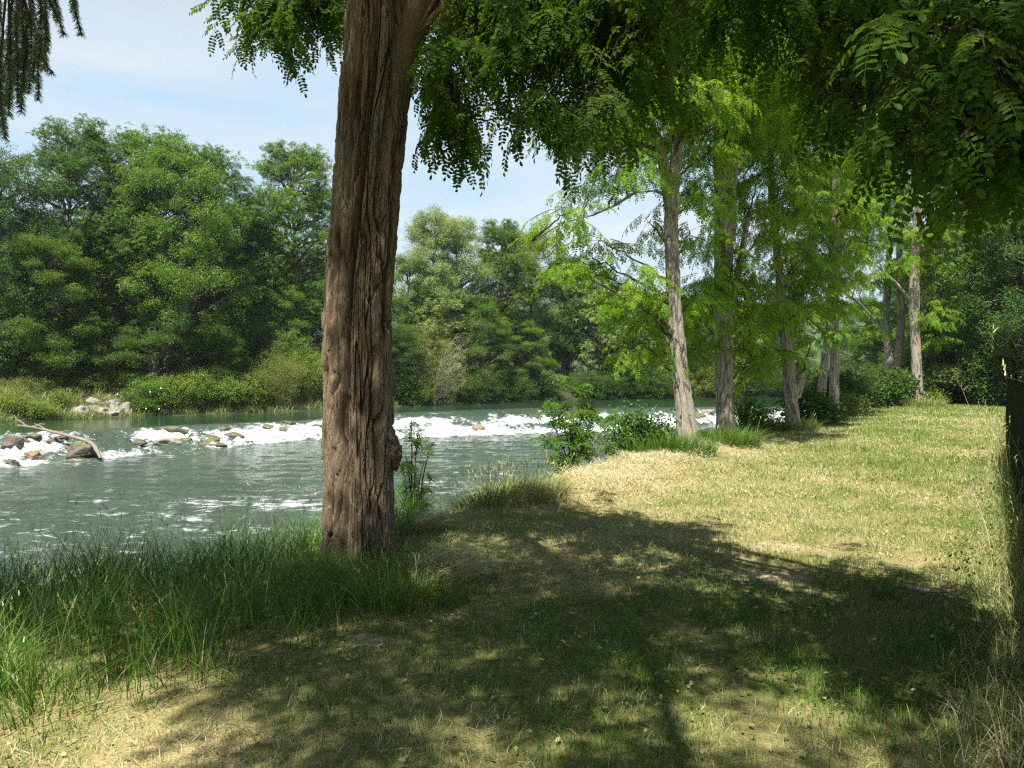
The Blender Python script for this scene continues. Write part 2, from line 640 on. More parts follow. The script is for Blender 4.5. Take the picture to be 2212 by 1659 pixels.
def water_mat():
    m, nt, out = nodes_of("river_water")
    co = coords(nt, 'Object')
    foam = attr(nt)
    dep = attr(nt, 'deep')
    cs = coords(nt, 'Object', (.55, 1.5, 1))
    n1 = noise(nt, 1.6, 5, .6, cs, .5)
    n2 = noise(nt, 6.5, 4, .6, cs, .3)
    n3 = noise(nt, 2.4, 8, .66, coords(nt, 'Object', (.8, 1.1, 1.6)), .9)
    n4 = noise(nt, .22, 3, .5, co)
    deep = ramp(nt, n4, [(.35, (.042, .065, .049)), (.62, (.058, .083, .060)), (.8, (.076, .092, .056))])
    green = ramp(nt, n4, [(.35, (.014, .038, .020)), (.65, (.024, .052, .026))])
    col = mixc(nt, dep, green, deep)
    f = math_(nt, 'ADD', foam, math_(nt, 'MULTIPLY', math_(nt, 'SUBTRACT', n3, .5), 2.0))
    fac = ramp(nt, f, [(.30, (0, 0, 0)), (.50, (.30, .30, .30)), (.86, (1, 1, 1))])
    fac = math_(nt, 'MULTIPLY', fac, ramp(nt, foam, [(.04, (0, 0, 0)), (.16, (1, 1, 1))]))
    p = N(nt, "BsdfPrincipled")
    p.inputs['Roughness'].default_value = .10
    p.inputs['IOR'].default_value = 1.33
    nt.links.new(col, p.inputs['Base Color'])
    bp = N(nt, "Bump")
    bp.inputs['Strength'].default_value = .8
    bp.inputs['Distance'].default_value = .17
    amp = math_(nt, 'ADD', math_(nt, 'MULTIPLY', dep, .85), .10)
    h = math_(nt, 'MULTIPLY', math_(nt, 'ADD', n1, math_(nt, 'MULTIPLY', n2, .38)), amp)
    nt.links.new(h, bp.inputs['Height'])
    nt.links.new(bp.outputs[0], p.inputs['Normal'])
    w = N(nt, "BsdfPrincipled")
    nt.links.new(ramp(nt, noise(nt, 2.3, 6, .7, co, .6), [(.34, (.42, .50, .50)), (.52, (.80, .84, .85)), (.62, (.92, .94, .95))]), w.inputs['Base Color'])
    w.inputs['Roughness'].default_value = .55
    bp2 = N(nt, "Bump")
    bp2.inputs['Strength'].default_value = .7
    bp2.inputs['Distance'].default_value = .12
    nt.links.new(n3, bp2.inputs['Height'])
    nt.links.new(bp2.outputs[0], w.inputs['Normal'])
    mx = N(nt, "MixShader")
    nt.links.new(fac, mx.inputs[0])
    nt.links.new(p.outputs[0], mx.inputs[1])
    nt.links.new(w.outputs[0], mx.inputs[2])
    nt.links.new(mx.outputs[0], out.inputs['Surface'])
    return m


def rock_mat(name, a, b, c, moss=None):
    m, nt, out = nodes_of(name)
    co = coords(nt, 'Object')
    n1, n2 = noise(nt, 1.8, 6, .62, co, .4), noise(nt, 11, 5, .6, co)
    col = ramp(nt, n1, [(.28, a), (.5, b), (.74, c)])
    col = mixc(nt, math_(nt, 'MULTIPLY', n2, .55), col, tuple(.6 * x for x in a))
    if moss:
        g = N(nt, "NewGeometry")
        s = N(nt, "SeparateXYZ")
        nt.links.new(g.outputs['Normal'], s.inputs[0])
        mm = math_(nt, 'MULTIPLY', math_(nt, 'MAXIMUM', s.outputs[2], 0), noise(nt, 2.6, 3, .5, co))
        col = mixc(nt, ramp(nt, mm, [(.34, (0, 0, 0)), (.5, (.8, .8, .8))]), col, moss)
    p = N(nt, "BsdfPrincipled")
    p.inputs['Roughness'].default_value = .75
    nt.links.new(col, p.inputs['Base Color'])
    bp = N(nt, "Bump")
    bp.inputs['Strength'].default_value = .6
    bp.inputs['Distance'].default_value = .04
    nt.links.new(math_(nt, 'ADD', n1, math_(nt, 'MULTIPLY', n2, .4)), bp.inputs['Height'])
    nt.links.new(bp.outputs[0], p.inputs['Normal'])
    nt.links.new(p.outputs[0], out.inputs['Surface'])
    return m


M_GROUND, M_WATER = ground_mat(), water_mat()
M_ROCK = rock_mat("river_rock", (.045, .037, .027), (.105, .085, .06), (.26, .22, .165), (.09, .11, .02))
M_ROCKPALE = rock_mat("bank_rock", (.15, .135, .11), (.25, .23, .195), (.37, .345, .30))
M_ROCKRED = rock_mat("red_rock", (.15, .085, .055), (.27, .165, .11), (.38, .29, .2), (.12, .14, .03))
M_HILL = leaf_mat("hill_forest", (.03, .06, .02), (.045, .085, .025), (.07, .115, .035), (.1, .16, .03), .1)

# ------------------------------------------------------------------ terrain
NEAR = np.array([(-160, -80), (-30, -6), (-10, 2.6), (-5, 5.2), (-3.2, 6.1), (-2.2, 7.0), (-1.5, 8.2), (-.9, 9.1), (0, 10.3), (.7, 12.2), (2.4, 15.4), (4, 18.6),
                 (6.5, 21.9), (9, 25.6), (17, 37.5), (28, 50), (45, 60), (160, 90)], float)
FAR = np.array([(-160, -20), (-45, 25), (-26.6, 41.8), (-13, 54.5), (-8.5, 60), (1.8, 71), (15, 77), (30, 83), (60, 98), (160, 150)], float)
CREST = np.array([(-160, -60), (-40, 22), (-22, 34.7), (-10.7, 44.6), (-7.8, 51), (1.5, 57.5), (11.6, 58.6), (20, 60), (30, 65), (160, 120)], float)
FOOT = np.array([(-160, -80), (-40, 14), (-18.4, 28.9), (-10.4, 40.3), (-5.9, 42.6), (1.2, 46), (8.9, 47.5), (14, 51), (21, 57), (30, 62), (160, 112)], float)
WU, WL = -1.1, -1.9


def lin(T, X):
    return np.interp(X, T[:, 0], T[:, 1])


def pdist(T, X, Y):
    best = np.full(np.shape(X), 1e9)
    for a, b in zip(T[:-1], T[1:]):
        d = b - a
        t = np.clip(((X - a[0]) * d[0] + (Y - a[1]) * d[1]) / (d @ d), 0, 1)
        best = np.minimum(best, np.hypot(X - a[0] - t * d[0], Y - a[1] - t * d[1]))
    return best


def near_d(X, Y):
    return np.where(Y < lin(NEAR, X), 1, -1) * pdist(NEAR, X, Y)


def far_d(X, Y):
    return np.where(Y > lin(FAR, X), 1, -1) * pdist(FAR, X, Y)


def ground_z(X, Y):
    X, Y = np.asarray(X, float), np.asarray(Y, float)
    dn, df = near_d(X, Y), far_d(X, Y)
    bump = .05 * fbm(X * .35, Y * .35, 1.3, 3) + .012 * fbm(X * 2.1, Y * 2.1, 5.1, 2)
    hay = .13 * np.exp(-((dn - .9) / .7) ** 2) * sstep(9.2, 10.5, Y) * sstep(18.5, 15, Y)
    zn = bump + hay - 1.95 * sstep(.25, -2.3, dn) - 1.1 * sstep(-2.2, -6.5, dn)
    bf = .16 * fbm(X * .22, Y * .22, 7.7, 3)
    zf = -2.6 + 1.45 * sstep(-4, 0, df) + 1.5 * sstep(-.2, 3.2, df) + .5 * sstep(3, 12, df) + bf
    return np.maximum(zn, zf)


def grid(xs, ys):
    X, Y = np.meshgrid(xs, ys, indexing='xy')
    nx, ny = len(xs), len(ys)
    i, j = np.meshgrid(np.arange(ny - 1), np.arange(nx - 1), indexing='ij')
    F = np.stack([i * nx + j, i * nx + j + 1, (i + 1) * nx + j + 1, (i + 1) * nx + j], -1).reshape(-1, 4)
    return X, Y, F


def axis(*segs):
    out = [np.array([segs[0][0]])]
    for a, b, s in segs:
        n = max(1, int(round((b - a) / s)))
        out.append(np.linspace(a, b, n + 1)[1:])
    return np.concatenate(out)


def dryness(X, Y):
    """how straw-coloured the turf is (0 green .. 1 hay)"""
    d = .42 + .26 * fbm(X * .55, Y * .42, 11.0, 3) + .2 * fbm(X * 2.2, Y * 2.2, 2.0, 3)
    dn = near_d(X, Y)
    d = d + .42 * np.exp(-((dn - 1.0) / .9) ** 2) * sstep(9.0, 10.0, Y) * sstep(24, 15, Y)
    d = d - .18 * np.exp(-((X - .42 * Y - .6) / (.09 * Y + .5)) ** 2) * sstep(9, 14, Y)      # greener strip up the middle
    d = d - .24 * sstep(6.6, 5.2, Y) * sstep(-1.6, -.9, X)
    d = d - .30 * np.exp(-(((X - 1.9) / 1.0) ** 2 + ((Y - 4.1) / .7) ** 2))
    d = d + .35 * np.exp(-(((X + 1.6) / .6) ** 2 + ((Y - 3.3) / .45) ** 2))
    d = d - .2 * sstep(25, 34, Y)
    return d


BARE = [(2.1, 6.3, .46, .36), (2.45, 7.3, .35, .3), (-.85, 4.75, .2, .16), (2.9, 3.6, .3, .2)]


def bare_mask(X, Y):
    m = np.zeros_like(X)
    for (x, y, rx, ry) in BARE:
        m = np.maximum(m, np.exp(-(((X - x) / rx) ** 2 + ((Y - y) / ry) ** 2) * 1.2 + .9 * fbm(X * 2.6, Y * 2.6, 4.0, 3) - .15) * .85)
    return np.clip(m, 0, 1)


def build_ground():
    xs = axis((-900, -80, 60), (-80, -34, 2), (-34, -9, .5), (-9, 10, .1), (10, 34, .4), (34, 90, 2), (90, 900, 60))
    ys = axis((-300, -30, 30), (-30, 0, 2), (0, 3, .3), (3, 16, .1), (16, 40, .3), (40, 100, .6), (100, 180, 4), (180, 1200, 60))
    X, Y, F = grid(xs, ys)
    Z = ground_z(X, Y)
    g = Geo()
    a = np.clip(dryness(X, Y) * .9, 0, 1)
    a = np.where(far_d(X, Y) > -2, .45, a)
    g.add(np.stack([X, Y, Z], -1), F, a.ravel())
    o = g.obj("ground", M_GROUND, smooth=True)
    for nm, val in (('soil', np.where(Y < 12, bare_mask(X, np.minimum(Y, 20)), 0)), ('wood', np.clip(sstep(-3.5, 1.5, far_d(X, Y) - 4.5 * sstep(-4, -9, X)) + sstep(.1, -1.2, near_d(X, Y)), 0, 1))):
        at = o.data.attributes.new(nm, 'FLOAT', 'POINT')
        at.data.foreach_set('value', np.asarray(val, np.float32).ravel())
    tag(o, kind='structure')


def river_z(X, Y):
    yc, yf = lin(CREST, X), lin(FOOT, X)
    s = (Y - yf) / (yc - yf)
    left = sstep(-6.0, -10.5, X)
    ws = s + .16 * fbm(X * .45, Y * .3, 3.3, 3) * (.5 + left)
    prof = np.where(left > .5, sstep(-.05, 1.0, ws), sstep(.02, .98, ws))
    z = WL + (WU - WL) * prof
    n_tur = fbm(X * 1.4, Y * 1.4, 8.1, 4)
    band = sstep(-.22, -.02, s) * sstep(.78, .42, s)
    bandl = sstep(-.12, .04, s) * sstep(.98, .6, s)
    b = band * (1 - left) + bandl * left
    z = z + b * (.34 * np.abs(n_tur) + .13 * fbm(X * 4, Y * 4, 2.2, 2))
    up = sstep(1.0, 1.2, s)
    z = z + (1 - up) * (.025 * fbm(X * .8, Y * 1.3, 4.4, 4))
    rif = sstep(29, 18, Y) * sstep(1.02, .9, s) * (s < 0)
    z = z + rif * .055 * fbm(X * 1.1, Y * 1.7, 9.9, 4)
    big = fbm(X * .33, Y * .33, 6.6, 3)
    foam = (1 - left) * band * (.48 + .6 * big) * (.75 + .45 * sstep(.7, .1, s)) + left * bandl * (.45 + .65 * big)
    streak = fbm(X * 1.6, Y * .28, 5.5, 3)
    foam = np.where(left < .5, foam + .42 * sstep(.30, .5, s) * sstep(1.0, .75, s) * np.clip(.25 + 1.3 * streak, 0, 1), foam)
    foam = foam + .27 * sstep(-1.1, -.15, s) * sstep(.1, -.1, s)
    foam = foam + rif * (.15 + .22 * sstep(.05, .6, fbm(X * .5, Y * .75, 12.5, 3)))
    for (x, y, r, k) in ((-6.2, 21.3, 1.4, .42), (-5.2, 20.6, 1.2, .35), (-3.0, 25.5, 1.7, .4), (-1.9, 23.2, 1.3, .33), (-8.6, 17.4, 1.3, .3),
                         (-1.4, 27.5, 1.6, .36), (-2.6, 20.5, 1.2, .3)):
        foam = foam + .6 * k * np.exp(-(((X - x) / (r * 1.7)) ** 2 + ((Y - y) / (r * .7)) ** 2)) * (.6 + 1.2 * np.clip(fbm(X * 1.3, Y * 2.0, 3.0, 3), -.4, 1))
    deep = 1 - sstep(.93, 1.08, s)
    foam = foam - .16 * np.clip(fbm(X * 1.9, Y * 1.2, 21.0, 3), 0, 1)
    return z, np.clip(foam, 0, 1.2), deep


def build_river():
    xs = axis((-160, -60, 8), (-60, -34, 1), (-34, 30, .13), (30, 60, .8), (60, 160, 8))
    ys = axis((-60, 6, 6), (6, 14, .4), (14, 66, .13), (66, 90, .5), (90, 150, 5))
    X, Y, F = grid(xs, ys)
    Z, foam, deep = river_z(X, Y)
    g = Geo()
    g.add(np.stack([X, Y, Z], -1), F, foam.ravel())
    # drop the faces buried in the banks
    keep = (ground_z(X, Y) < Z + .5).ravel()
    g.f[0] = F[keep[F].any(1)]
    g.m[0] = np.zeros(len(g.f[0]), np.int32)
    o = g.obj("river_water", M_WATER, smooth=True)
    a = o.data.attributes.new('deep', 'FLOAT', 'POINT')
    a.data.foreach_set('value', deep.ravel().astype(np.float32))
    tag(o, kind='structure')


def build_haze():
    """thin summer air over the valley"""
    m, nt, out = nodes_of("summer_air")
    v = N(nt, "VolumePrincipled")
    v.inputs['Color'].default_value = (.82, .90, 1.0, 1)
    v.inputs['Density'].default_value = .00025
    v.inputs['Anisotropy'].default_value = .2
    nt.links.new(v.outputs[0], out.inputs['Volume'])
    x0, x1, y0, y1, z0, z1 = -950, 950, -320, 1250, -8, 95
    V = [(x, y, z) for z in (z0, z1) for y in (y0, y1) for x in (x0, x1)]
    F = np.array([[0, 2, 3, 1], [4, 5, 7, 6], [0, 1, 5, 4], [2, 6, 7, 3], [0, 4, 6, 2], [1, 3, 7, 5]])
    g = Geo()
    g.add(V, F, .5)
    tag(g.obj("haze", m), kind='stuff')


def build_hills():
    xs, ys = axis((-700, 900, 8)), axis((380, 760, 8))
    X, Y, F = grid(xs, ys)
    ridge = np.interp(X, [-700, -200, -40, 40, 70, 110, 160, 230, 330, 500, 900], [10, 14, 22, 36, 50, 42, 46, 42, 46, 40, 30])
    Z = ridge * sstep(380, 500, Y) * sstep(760, 560, Y) * 1.0 + 5 * fbm(X * .02, Y * .02, 1, 4) + 2.2 * np.abs(fbm(X * .09, Y * .09, 2, 2)) - 3
    g = Geo()
    g.add(np.stack([X, Y, Z], -1), F, np.clip(.5 + .7 * fbm(X * .08, Y * .08, 3, 3), 0, 1).ravel())
    tag(g.obj("hills", M_HILL, smooth=False), kind='structure')


# ------------------------------------------------------------------ trunks
def bark_surface(path, nth, nz, depth=.03, freq=12.0, lobes=None, groove=None, seed=0.0, flare=0.0, lump=.03):
    """path rows: x, y, z, r.  Returns V, F, var (0 in the cracks, 1 on the ridges)"""
    path = np.asarray(path, float)
    t0 = np.concatenate([[0], np.cumsum(np.linalg.norm(np.diff(path[:, :3], axis=0), axis=1))])
    t = np.linspace(0, t0[-1], nz)
    c = np.stack([np.interp(t, t0, path[:, k]) for k in range(4)], 1)
    k = max(3, nz // 14) | 1                       # smooth the interpolated path
    pad = np.concatenate([np.repeat(c[:1], k // 2, 0), c, np.repeat(c[-1:], k // 2, 0)])
    cs = np.cumsum(np.concatenate([np.zeros((1, 4)), pad]), 0)
    sm = (cs[k:] - cs[:-k]) / k
    sm[0], sm[-1] = c[0], c[-1]
    sm[:, 2] = c[:, 2]
    c = sm
    th = np.linspace(0, 2 * np.pi, nth, endpoint=False)
    TH, H = np.meshgrid(th, c[:, 2])
    R = np.repeat(c[:, 3:4], nth, 1)
    if lobes is not None:
        R = R * lobes(TH, H)
    ux, uy = np.cos(TH), np.sin(TH)
    z = H
    R = R * (1 + lump * fbm(ux * 1.3 + seed, uy * 1.3, z * .7, 3))
    if flare:
        z0 = c[0, 2]
        R = R * (1 + flare * np.exp(-(z - z0) / .28) * (1 + .6 * np.cos(5 * TH + seed)))
    r0 = c[:, 3].mean()
    wx = .5 * fbm(ux * r0 * 5 + seed, uy * r0 * 5, z * .9, 3)
    a = perlin(ux * r0 * freq + wx + seed, uy * r0 * freq + wx, z * freq * .085 + seed)
    b = perlin(ux * r0 * freq * 2.0 + seed + 5, uy * r0 * freq * 2.0 + wx, z * freq * .12)
    c2 = perlin(ux * r0 * freq * 4.3 + seed + 8 + wx, uy * r0 * freq * 4.3, z * freq * .22)
    e = fbm(ux * r0 * freq * 6 + seed, uy * r0 * freq * 6, z * freq * .45, 3)
    ridge = sstep(.0, .15, np.abs(a)) * (.55 + .45 * sstep(0, .12, np.abs(b))) * (.8 + .2 * sstep(0, .10, np.abs(c2)))
    plate = perlin(ux * r0 * freq * .9 + seed + 9, uy * r0 * freq * .9, z * freq * .17)
    R = R + depth * (ridge - .75) + depth * .30 * e * ridge + depth * .40 * sstep(.04, .08, plate) * ridge
    if groove is not None:
        R = R - groove(TH, H)
    X, Y = c[:, 0:1] + R * ux, c[:, 1:2] + R * uy
    V = np.stack([X, Y, z + .35 * depth * e], -1).reshape(-1, 3)
    i, j = np.meshgrid(np.arange(nz - 1), np.arange(nth), indexing='ij')
    F = np.stack([i * nth + j, i * nth + (j + 1) % nth, (i + 1) * nth + (j + 1) % nth, (i + 1) * nth + j], -1).reshape(-1, 4)
    return V, F, np.clip(ridge, 0, 1).ravel()


def px_path(Y, rows, dY=0.0):
    """rows (x, y, width) in picture units at distance Y -> trunk path rows"""
    out = []
    for i, (x, y, w) in enumerate(rows):
        yy = Y + dY * i
        p = P(x, y, yy)
        out.append((p[0], p[1], p[2], w * .5 * yy / F_PX))
    return out


def limb(a, b, r0, r1, rise=.5, n=10, wob=.08, seed=0, sides=7):
    a, b = np.asarray(a, float), np.asarray(b, float)
    c = a * .5 + b * .5 + np.array([0, 0, rise * np.linalg.norm(b - a) * .35])
    p = bez(a, c, b, n)
    rg = np.random.default_rng(seed)
    L = np.linalg.norm(b - a)
    p[1:-1] += rg.normal(size=(n - 2, 3)) * wob * L / n * 1.4
    return tube(p, r0 + (r1 - r0) * np.linspace(0, 1, n) ** .8, sides)


SPR_NEAR = [spray(100 + i, tl=rng.uniform(.45, .8), n=int(rng.integers(8, 13)), L=.235, pairs=6, ll=.054, lw=.031, near=True, droop=rng.uniform(.8, 1.5)) for i in range(8)]
SPR_TOP = [spray(140 + i, tl=.75, n=11, L=.21, pairs=6, ll=.044, lw=.024, near=True, droop=.8) for i in range(5)]
SPR_MID = [spray(160 + i, tl=rng.uniform(.5, .9), n=10, L=.21, pairs=5, ll=.062, lw=.033, near=False, droop=rng.uniform(.25, 1.0)) for i in range(7)]
TUFT = {k: [tuft(200 + 10 * j + i, k) for i in range(4)] for j, k in enumerate(('pinnate', 'broad', 'narrow', 'bigleaf', 'smallleaf'))}


def scatter_sprays(geo, tpls, pos, rg, tilt=(-.15, .5), scale=(.8, 1.15), dv=.16, yaw=None, mats=(0, 1), roll=.35):
    pos = np.asarray(pos, float)
    pick = rg.integers(0, len(tpls), len(pos))
    for k, tp in enumerate(tpls):
        m = pick == k
        n = int(m.sum())
        if not n:
            continue
        yw = rg.uniform(0, 2 * np.pi, n) if yaw is None else yaw[m] + rg.normal(0, .5, n)
        M = rots(yw, rg.uniform(tilt[0], tilt[1], n), rg.uniform(-roll, roll, n)) * rg.uniform(scale[0], scale[1], n)[:, None, None]
        place(geo, tp, M, pos[m], rg.uniform(-dv, dv, n), mats[0], mats[1])


# ------------------------------------------------------------------ the big robinia in front
def build_main_tree():
    Y0 = 6.75
    base = G(775, 1222)
    root = thing("robinia_tree", "huge old robinia with deeply furrowed trunk and a round burl, nearest to the viewer", "tree", (0, 0, 0))
    rows = [(778, 1262, 190), (776, 1222, 180), (776, 1150, 172), (776, 1000, 168), (772, 800, 164), (774, 640, 156), (794, 400, 156),
            (811, 200, 164), (819, 100, 166), (818, 0, 150), (806, -120, 118), (795, -400, 96)]
    path = [(x, y, z, r * .865) for (x, y, z, r) in px_path(Y0, rows)]
    zt = np.array([r[2] for r in path])

    def lobes(TH, H):
        # two fused stems, a slimmer one on the left and a stouter one on the right
        k = np.interp(H, [0, 2.5, 3.8, 4.6], [1.0, 1.0, .55, .2])
        out = np.zeros_like(TH)
        for (cx, cy, r) in ((-.47, -.04, .52), (.24, -.06, .73), (.05, .2, .7)):
            cx_, cy_ = cx * k, cy * k
            rr = r + (1 - k) * (.95 - r)
            pr = cx_ * np.cos(TH) + cy_ * np.sin(TH)
            q = np.maximum(rr ** 2 - (cx_ ** 2 + cy_ ** 2 - pr ** 2), 0)
            out = np.maximum(out, pr + np.sqrt(q))
        return out

    def groove(TH, H):
        # the dark seam between the two stems, wandering up the trunk
        x0 = np.interp(H, [-.2, .2, .8, 1.6, 2.2, 3.2, 4.2], [-1.98, -2.02, -1.98, -1.90, -1.80, -1.62, -1.45])
        w = np.interp(H, [0, 1.2, 2.2, 3.4, 4.4], [.10, .12, .12, .13, .11])
        d = np.interp(H, [0, 1.0, 2.4, 3.6, 4.6], [.09, .17, .19, .13, .05])
        g = d * np.exp(-((TH - 2 * np.pi - x0) / w) ** 2)
        x1 = np.interp(H, [-.2, .5, 1.4, 2.2, 3.2, 4.2], [-.75, -.78, -.82, -.95, -1.0, -1.05])
        g += .035 * np.exp(-((TH - 2 * np.pi - x1) / .10) ** 2) * sstep(2.9, 2.0, H)
        x2 = np.interp(H, [2.4, 3.2, 4.6], [-1.1, -.95, -.8])
        g += .05 * np.exp(-((TH - 2 * np.pi - x2) / .16) ** 2) * sstep(2.4, 3.0, H)
        return g
    V, F, var = bark_surface(path, 520, 1050, .040, 13.0, lobes, groove, 2.3, .15, .02)
    g = Geo()
    g.add(V, F, var)
    trunk = g.obj("trunk", M_BARK, root, True)
    # burl on the right side
    c = P(832, 970, Y0 - .03)
    n1, n2 = 72, 90
    th, ph = np.meshgrid(np.linspace(0, 2 * np.pi, n2, endpoint=False), np.linspace(.02, np.pi - .02, n1))
    d = np.stack([np.sin(ph) * np.cos(th), np.sin(ph) * np.sin(th), np.cos(ph)], -1)
    rr = 1 + .32 * fbm(d[..., 0] * 1.6, d[..., 1] * 1.6, d[..., 2] * 1.6 + 3, 5) - .20 * np.abs(fbm(d[..., 0] * 6, d[..., 1] * 6, d[..., 2] * 4, 3))
    V = d * rr[..., None] * [.128, .13, .18] + c
    V[..., 0] += .10 * np.clip(.1 - (V[..., 2] - c[2]), -.1, .2) * 1.2
    i, j = np.meshgrid(np.arange(n1 - 1), np.arange(n2), indexing='ij')
    F = np.stack([i * n2 + j, i * n2 + (j + 1) % n2, (i + 1) * n2 + (j + 1) % n2, (i + 1) * n2 + j], -1).reshape(-1, 4)[:, ::-1]
    g = Geo()
    g.add(V, F, np.clip((rr - .7) * 1.6, 0, 1).ravel())
    g.obj("burl", M_BARK, trunk, True)
    tag(trunk.children[0], "dark rounded reddish burl on the right flank")

    # limbs: the forks of the trunk
    rg = np.random.default_rng(21)
    fork_r = np.array(P(862, 128, Y0 - .02))
    top = np.array(path[-1][:3])
    limbs = []

    def add_limb(pts, r0, r1, nz=60, nth=40, depth=.014):
        pts = np.asarray(pts, float)
        g = Geo()
        k = len(pts)
        t = np.linspace(0, 1, k)
        tt = np.linspace(0, 1, 30)
        sm = np.stack([np.interp(tt, t, pts[:, q]) for q in range(3)], 1)
        for _ in range(3):
            sm[1:-1] = (sm[:-2] + 2 * sm[1:-1] + sm[2:]) / 4
        rad = (r0 + (r1 - r0) * tt ** .85) * (.55 + .45 * sstep(0, .13, tt))
        V, F = tube(sm, rad, 20)
        nn = 1 + .14 * np.abs(perlin(V[:, 0] * 9, V[:, 1] * 9, V[:, 2] * 3))
        ctr = np.repeat(sm, 20, 0)
        V = ctr + (V - ctr) * nn[:, None]
        g.add(V, F, .8)
        o = g.obj("limb", M_BARK, root, True)
        limbs.append((sm, rad))
        return o
    p0 = P(868, 150, Y0)
    add_limb([P(826, 330, Y0), P(846, 200, Y0), P(884, 70, Y0 - .05), P(950, -70, Y0 - .2), P(1060, -260, Y0 - .8), P(1300, -420, Y0 - 1.9), P(1560, -560, Y0 - 2.7)], .18, .045)
    a = limbs[0][0]
    add_limb([a[14], P(1150, -180, 5.6), P(1400, -160, 5.0), P(1700, -60, 4.6), P(1852, 50, 4.4), P(1905, 120, 4.3), P(2010, 300, 4.2), P(2140, 470, 4.2)], .055, .010)
    add_limb([a[20], P(1750, -700, 3.8), P(2200, -900, 3.0), (3.6, 1.6, 5.2)], .05, .02)
    add_limb([a[18], (1.3, 3.4, 6.6), (1.9, 1.6, 7.2), (2.4, -.6, 7.4)], .07, .025)
    add_limb([top - [0, 0, .3], (-1.3, 5.2, 6.8), (-.9, 3.2, 7.5), (-.5, .8, 7.9), (-.6, -1.5, 7.6)], .11, .03)
    add_limb([top - [0, 0, .6], (-2.2, 6.4, 6.2), (-3.2, 5.6, 6.6), (-4.4, 4.4, 6.8), (-5.6, 2.8, 6.6)], .09, .025)
    add_limb([top, (-1.2, 6.0, 8.0), (-.4, 4.2, 8.8), (.4, 2.0, 9.0), (.6, -.5, 8.7)], .11, .03)
    add_limb([P(800, -60, Y0), P(760, -110, Y0 + .5), P(690, -90, Y0 + .9), P(600, -50, Y0 + 1.1), P(540, 10, Y0 + 1.2)], .045, .010)
    add_limb([a[9], P(1080, -90, Y0 - .5), P(1180, -20, Y0 - .6), P(1300, 60, Y0 - .6), P(1420, 170, Y0 - .5)], .045, .009)
    add_limb([a[7], P(960, -40, Y0 - .3), P(1010, 80, Y0 - .4), P(1000, 200, Y0 - .4), P(985, 300, Y0 - .45)], .018, .005)
    nodes = np.concatenate([l[0][6:] for l in limbs])

    # crown: drooping sprays.  (x, y, spread x, spread y, distance, count) in picture units for the part that hangs into view
    vis = [(640, 10, 80, 40, 7.7, 44), (575, 80, 36, 50, 7.7, 18), (590, 112, 26, 30, 7.6, 10), (700, 50, 40, 45, 7.8, 24), (545, 20, 26, 36, 7.8, 11), (705, 90, 30, 22, 7.9, 9),
           (955, 30, 40, 60, 7.4, 16), (1010, 40, 70, 50, 6.6, 38), (995, 160, 36, 50, 6.5, 26), (975, 260, 28, 45, 6.5, 18), (985, 320, 20, 30, 6.5, 11),
           (1110, 20, 90, 56, 6.3, 38), (1130, 120, 60, 46, 6.2, 24), (1120, 190, 22, 30, 6.2, 6), (1210, 60, 80, 76, 6.1, 40), (1235, 180, 60, 50, 6.0, 24),
           (1190, 300, 22, 34, 5.8, 10), (1275, 310, 36, 45, 5.7, 15), (1340, 110, 66, 64, 5.8, 30), (1370, 240, 34, 46, 5.6, 13), (1440, 70, 66, 60, 5.8, 28), (1500, 20, 60, 40, 5.2, 16),
           (1470, -10, 70, 26, 4.8, 12), (1560, 10, 50, 40, 4.4, 10), (1640, 0, 70, 40, 4.25, 16), (1590, 80, 34, 30, 4.25, 4), (1740, 20, 80, 50, 4.18, 17), (1850, 20, 80, 50, 4.08, 22), (1780, 140, 34, 40, 4.08, 5),
           (1950, 60, 80, 70, 3.88, 28), (2060, 20, 90, 60, 3.78, 32), (2160, 60, 70, 80, 3.68, 32), (1905, 180, 40, 46, 3.78, 11), (1890, 240, 20, 34, 3.68, 5), (2010, 180, 60, 66, 3.68, 24),
           (2110, 190, 76, 76, 3.58, 32), (2180, 260, 46, 80, 3.58, 22), (2100, 290, 40, 50, 3.58, 13), (2155, 350, 40, 50, 3.58, 14), (2195, 380, 26, 50, 3.48, 8), (2030, 280, 22, 34, 3.68, 5)]
    pos = []
    for (x, y, sx, sy, d, n) in vis:
        for _ in range(n):
            pos.append(P(x + np.clip(rg.normal(), -1.5, 1.5) * sx * .62, y - 40 - 330 / d + np.clip(rg.normal(), -1.8, 1.3) * sy * .62, d + rg.normal() * .40))
    pos = np.array(pos)
    # nothing hangs right in front of the trunk and its fork
    px = CX + F_PX * pos[:, 0] / pos[:, 1]
    pos = np.where(((px > 720) & (px < 965) & (pos[:, 1] < 7.25))[:, None], CAMP + (pos - CAMP) * (7.4 / pos[:, 1:2]), pos)
    near_p = pos
    # the part above the frame, placed where it can shade the grass in front and the upper trunk
    gx = rg.uniform(-7.5, 6.5, 12000)
    gy = rg.uniform(1.8, 8.2, 12000)
    w = shade_mask(gx, gy)
    k = rg.uniform(0, 1, 12000) < w
    gx, gy = gx[k][:2600], gy[k][:2600]
    h = rg.uniform(5.0, 9.2, len(gx))
    up = np.stack([gx, gy, np.zeros_like(gx)], 1) + SUN * (h / SUN[2])[:, None]
    bx, by = rg.uniform(-7, 7, 1500), rg.uniform(-4.5, 2.0, 1500)  # unseen sprays over and behind the camera, added to block sky light
    keep = shade_back(bx, by)
    bx, by = bx[keep], by[keep]
    hb = rg.uniform(4.6, 8.6, len(bx))
    up = np.concatenate([up, np.stack([bx, by, np.zeros_like(bx)], 1) + SUN * (hb / SUN[2])[:, None]])
    # upper trunk shade
    tz = rg.uniform(2.7, 4.9, 110)
    tp_ = np.stack([rg.uniform(-1.6, -.6, 110), np.full(110, Y0 - .3), tz], 1)
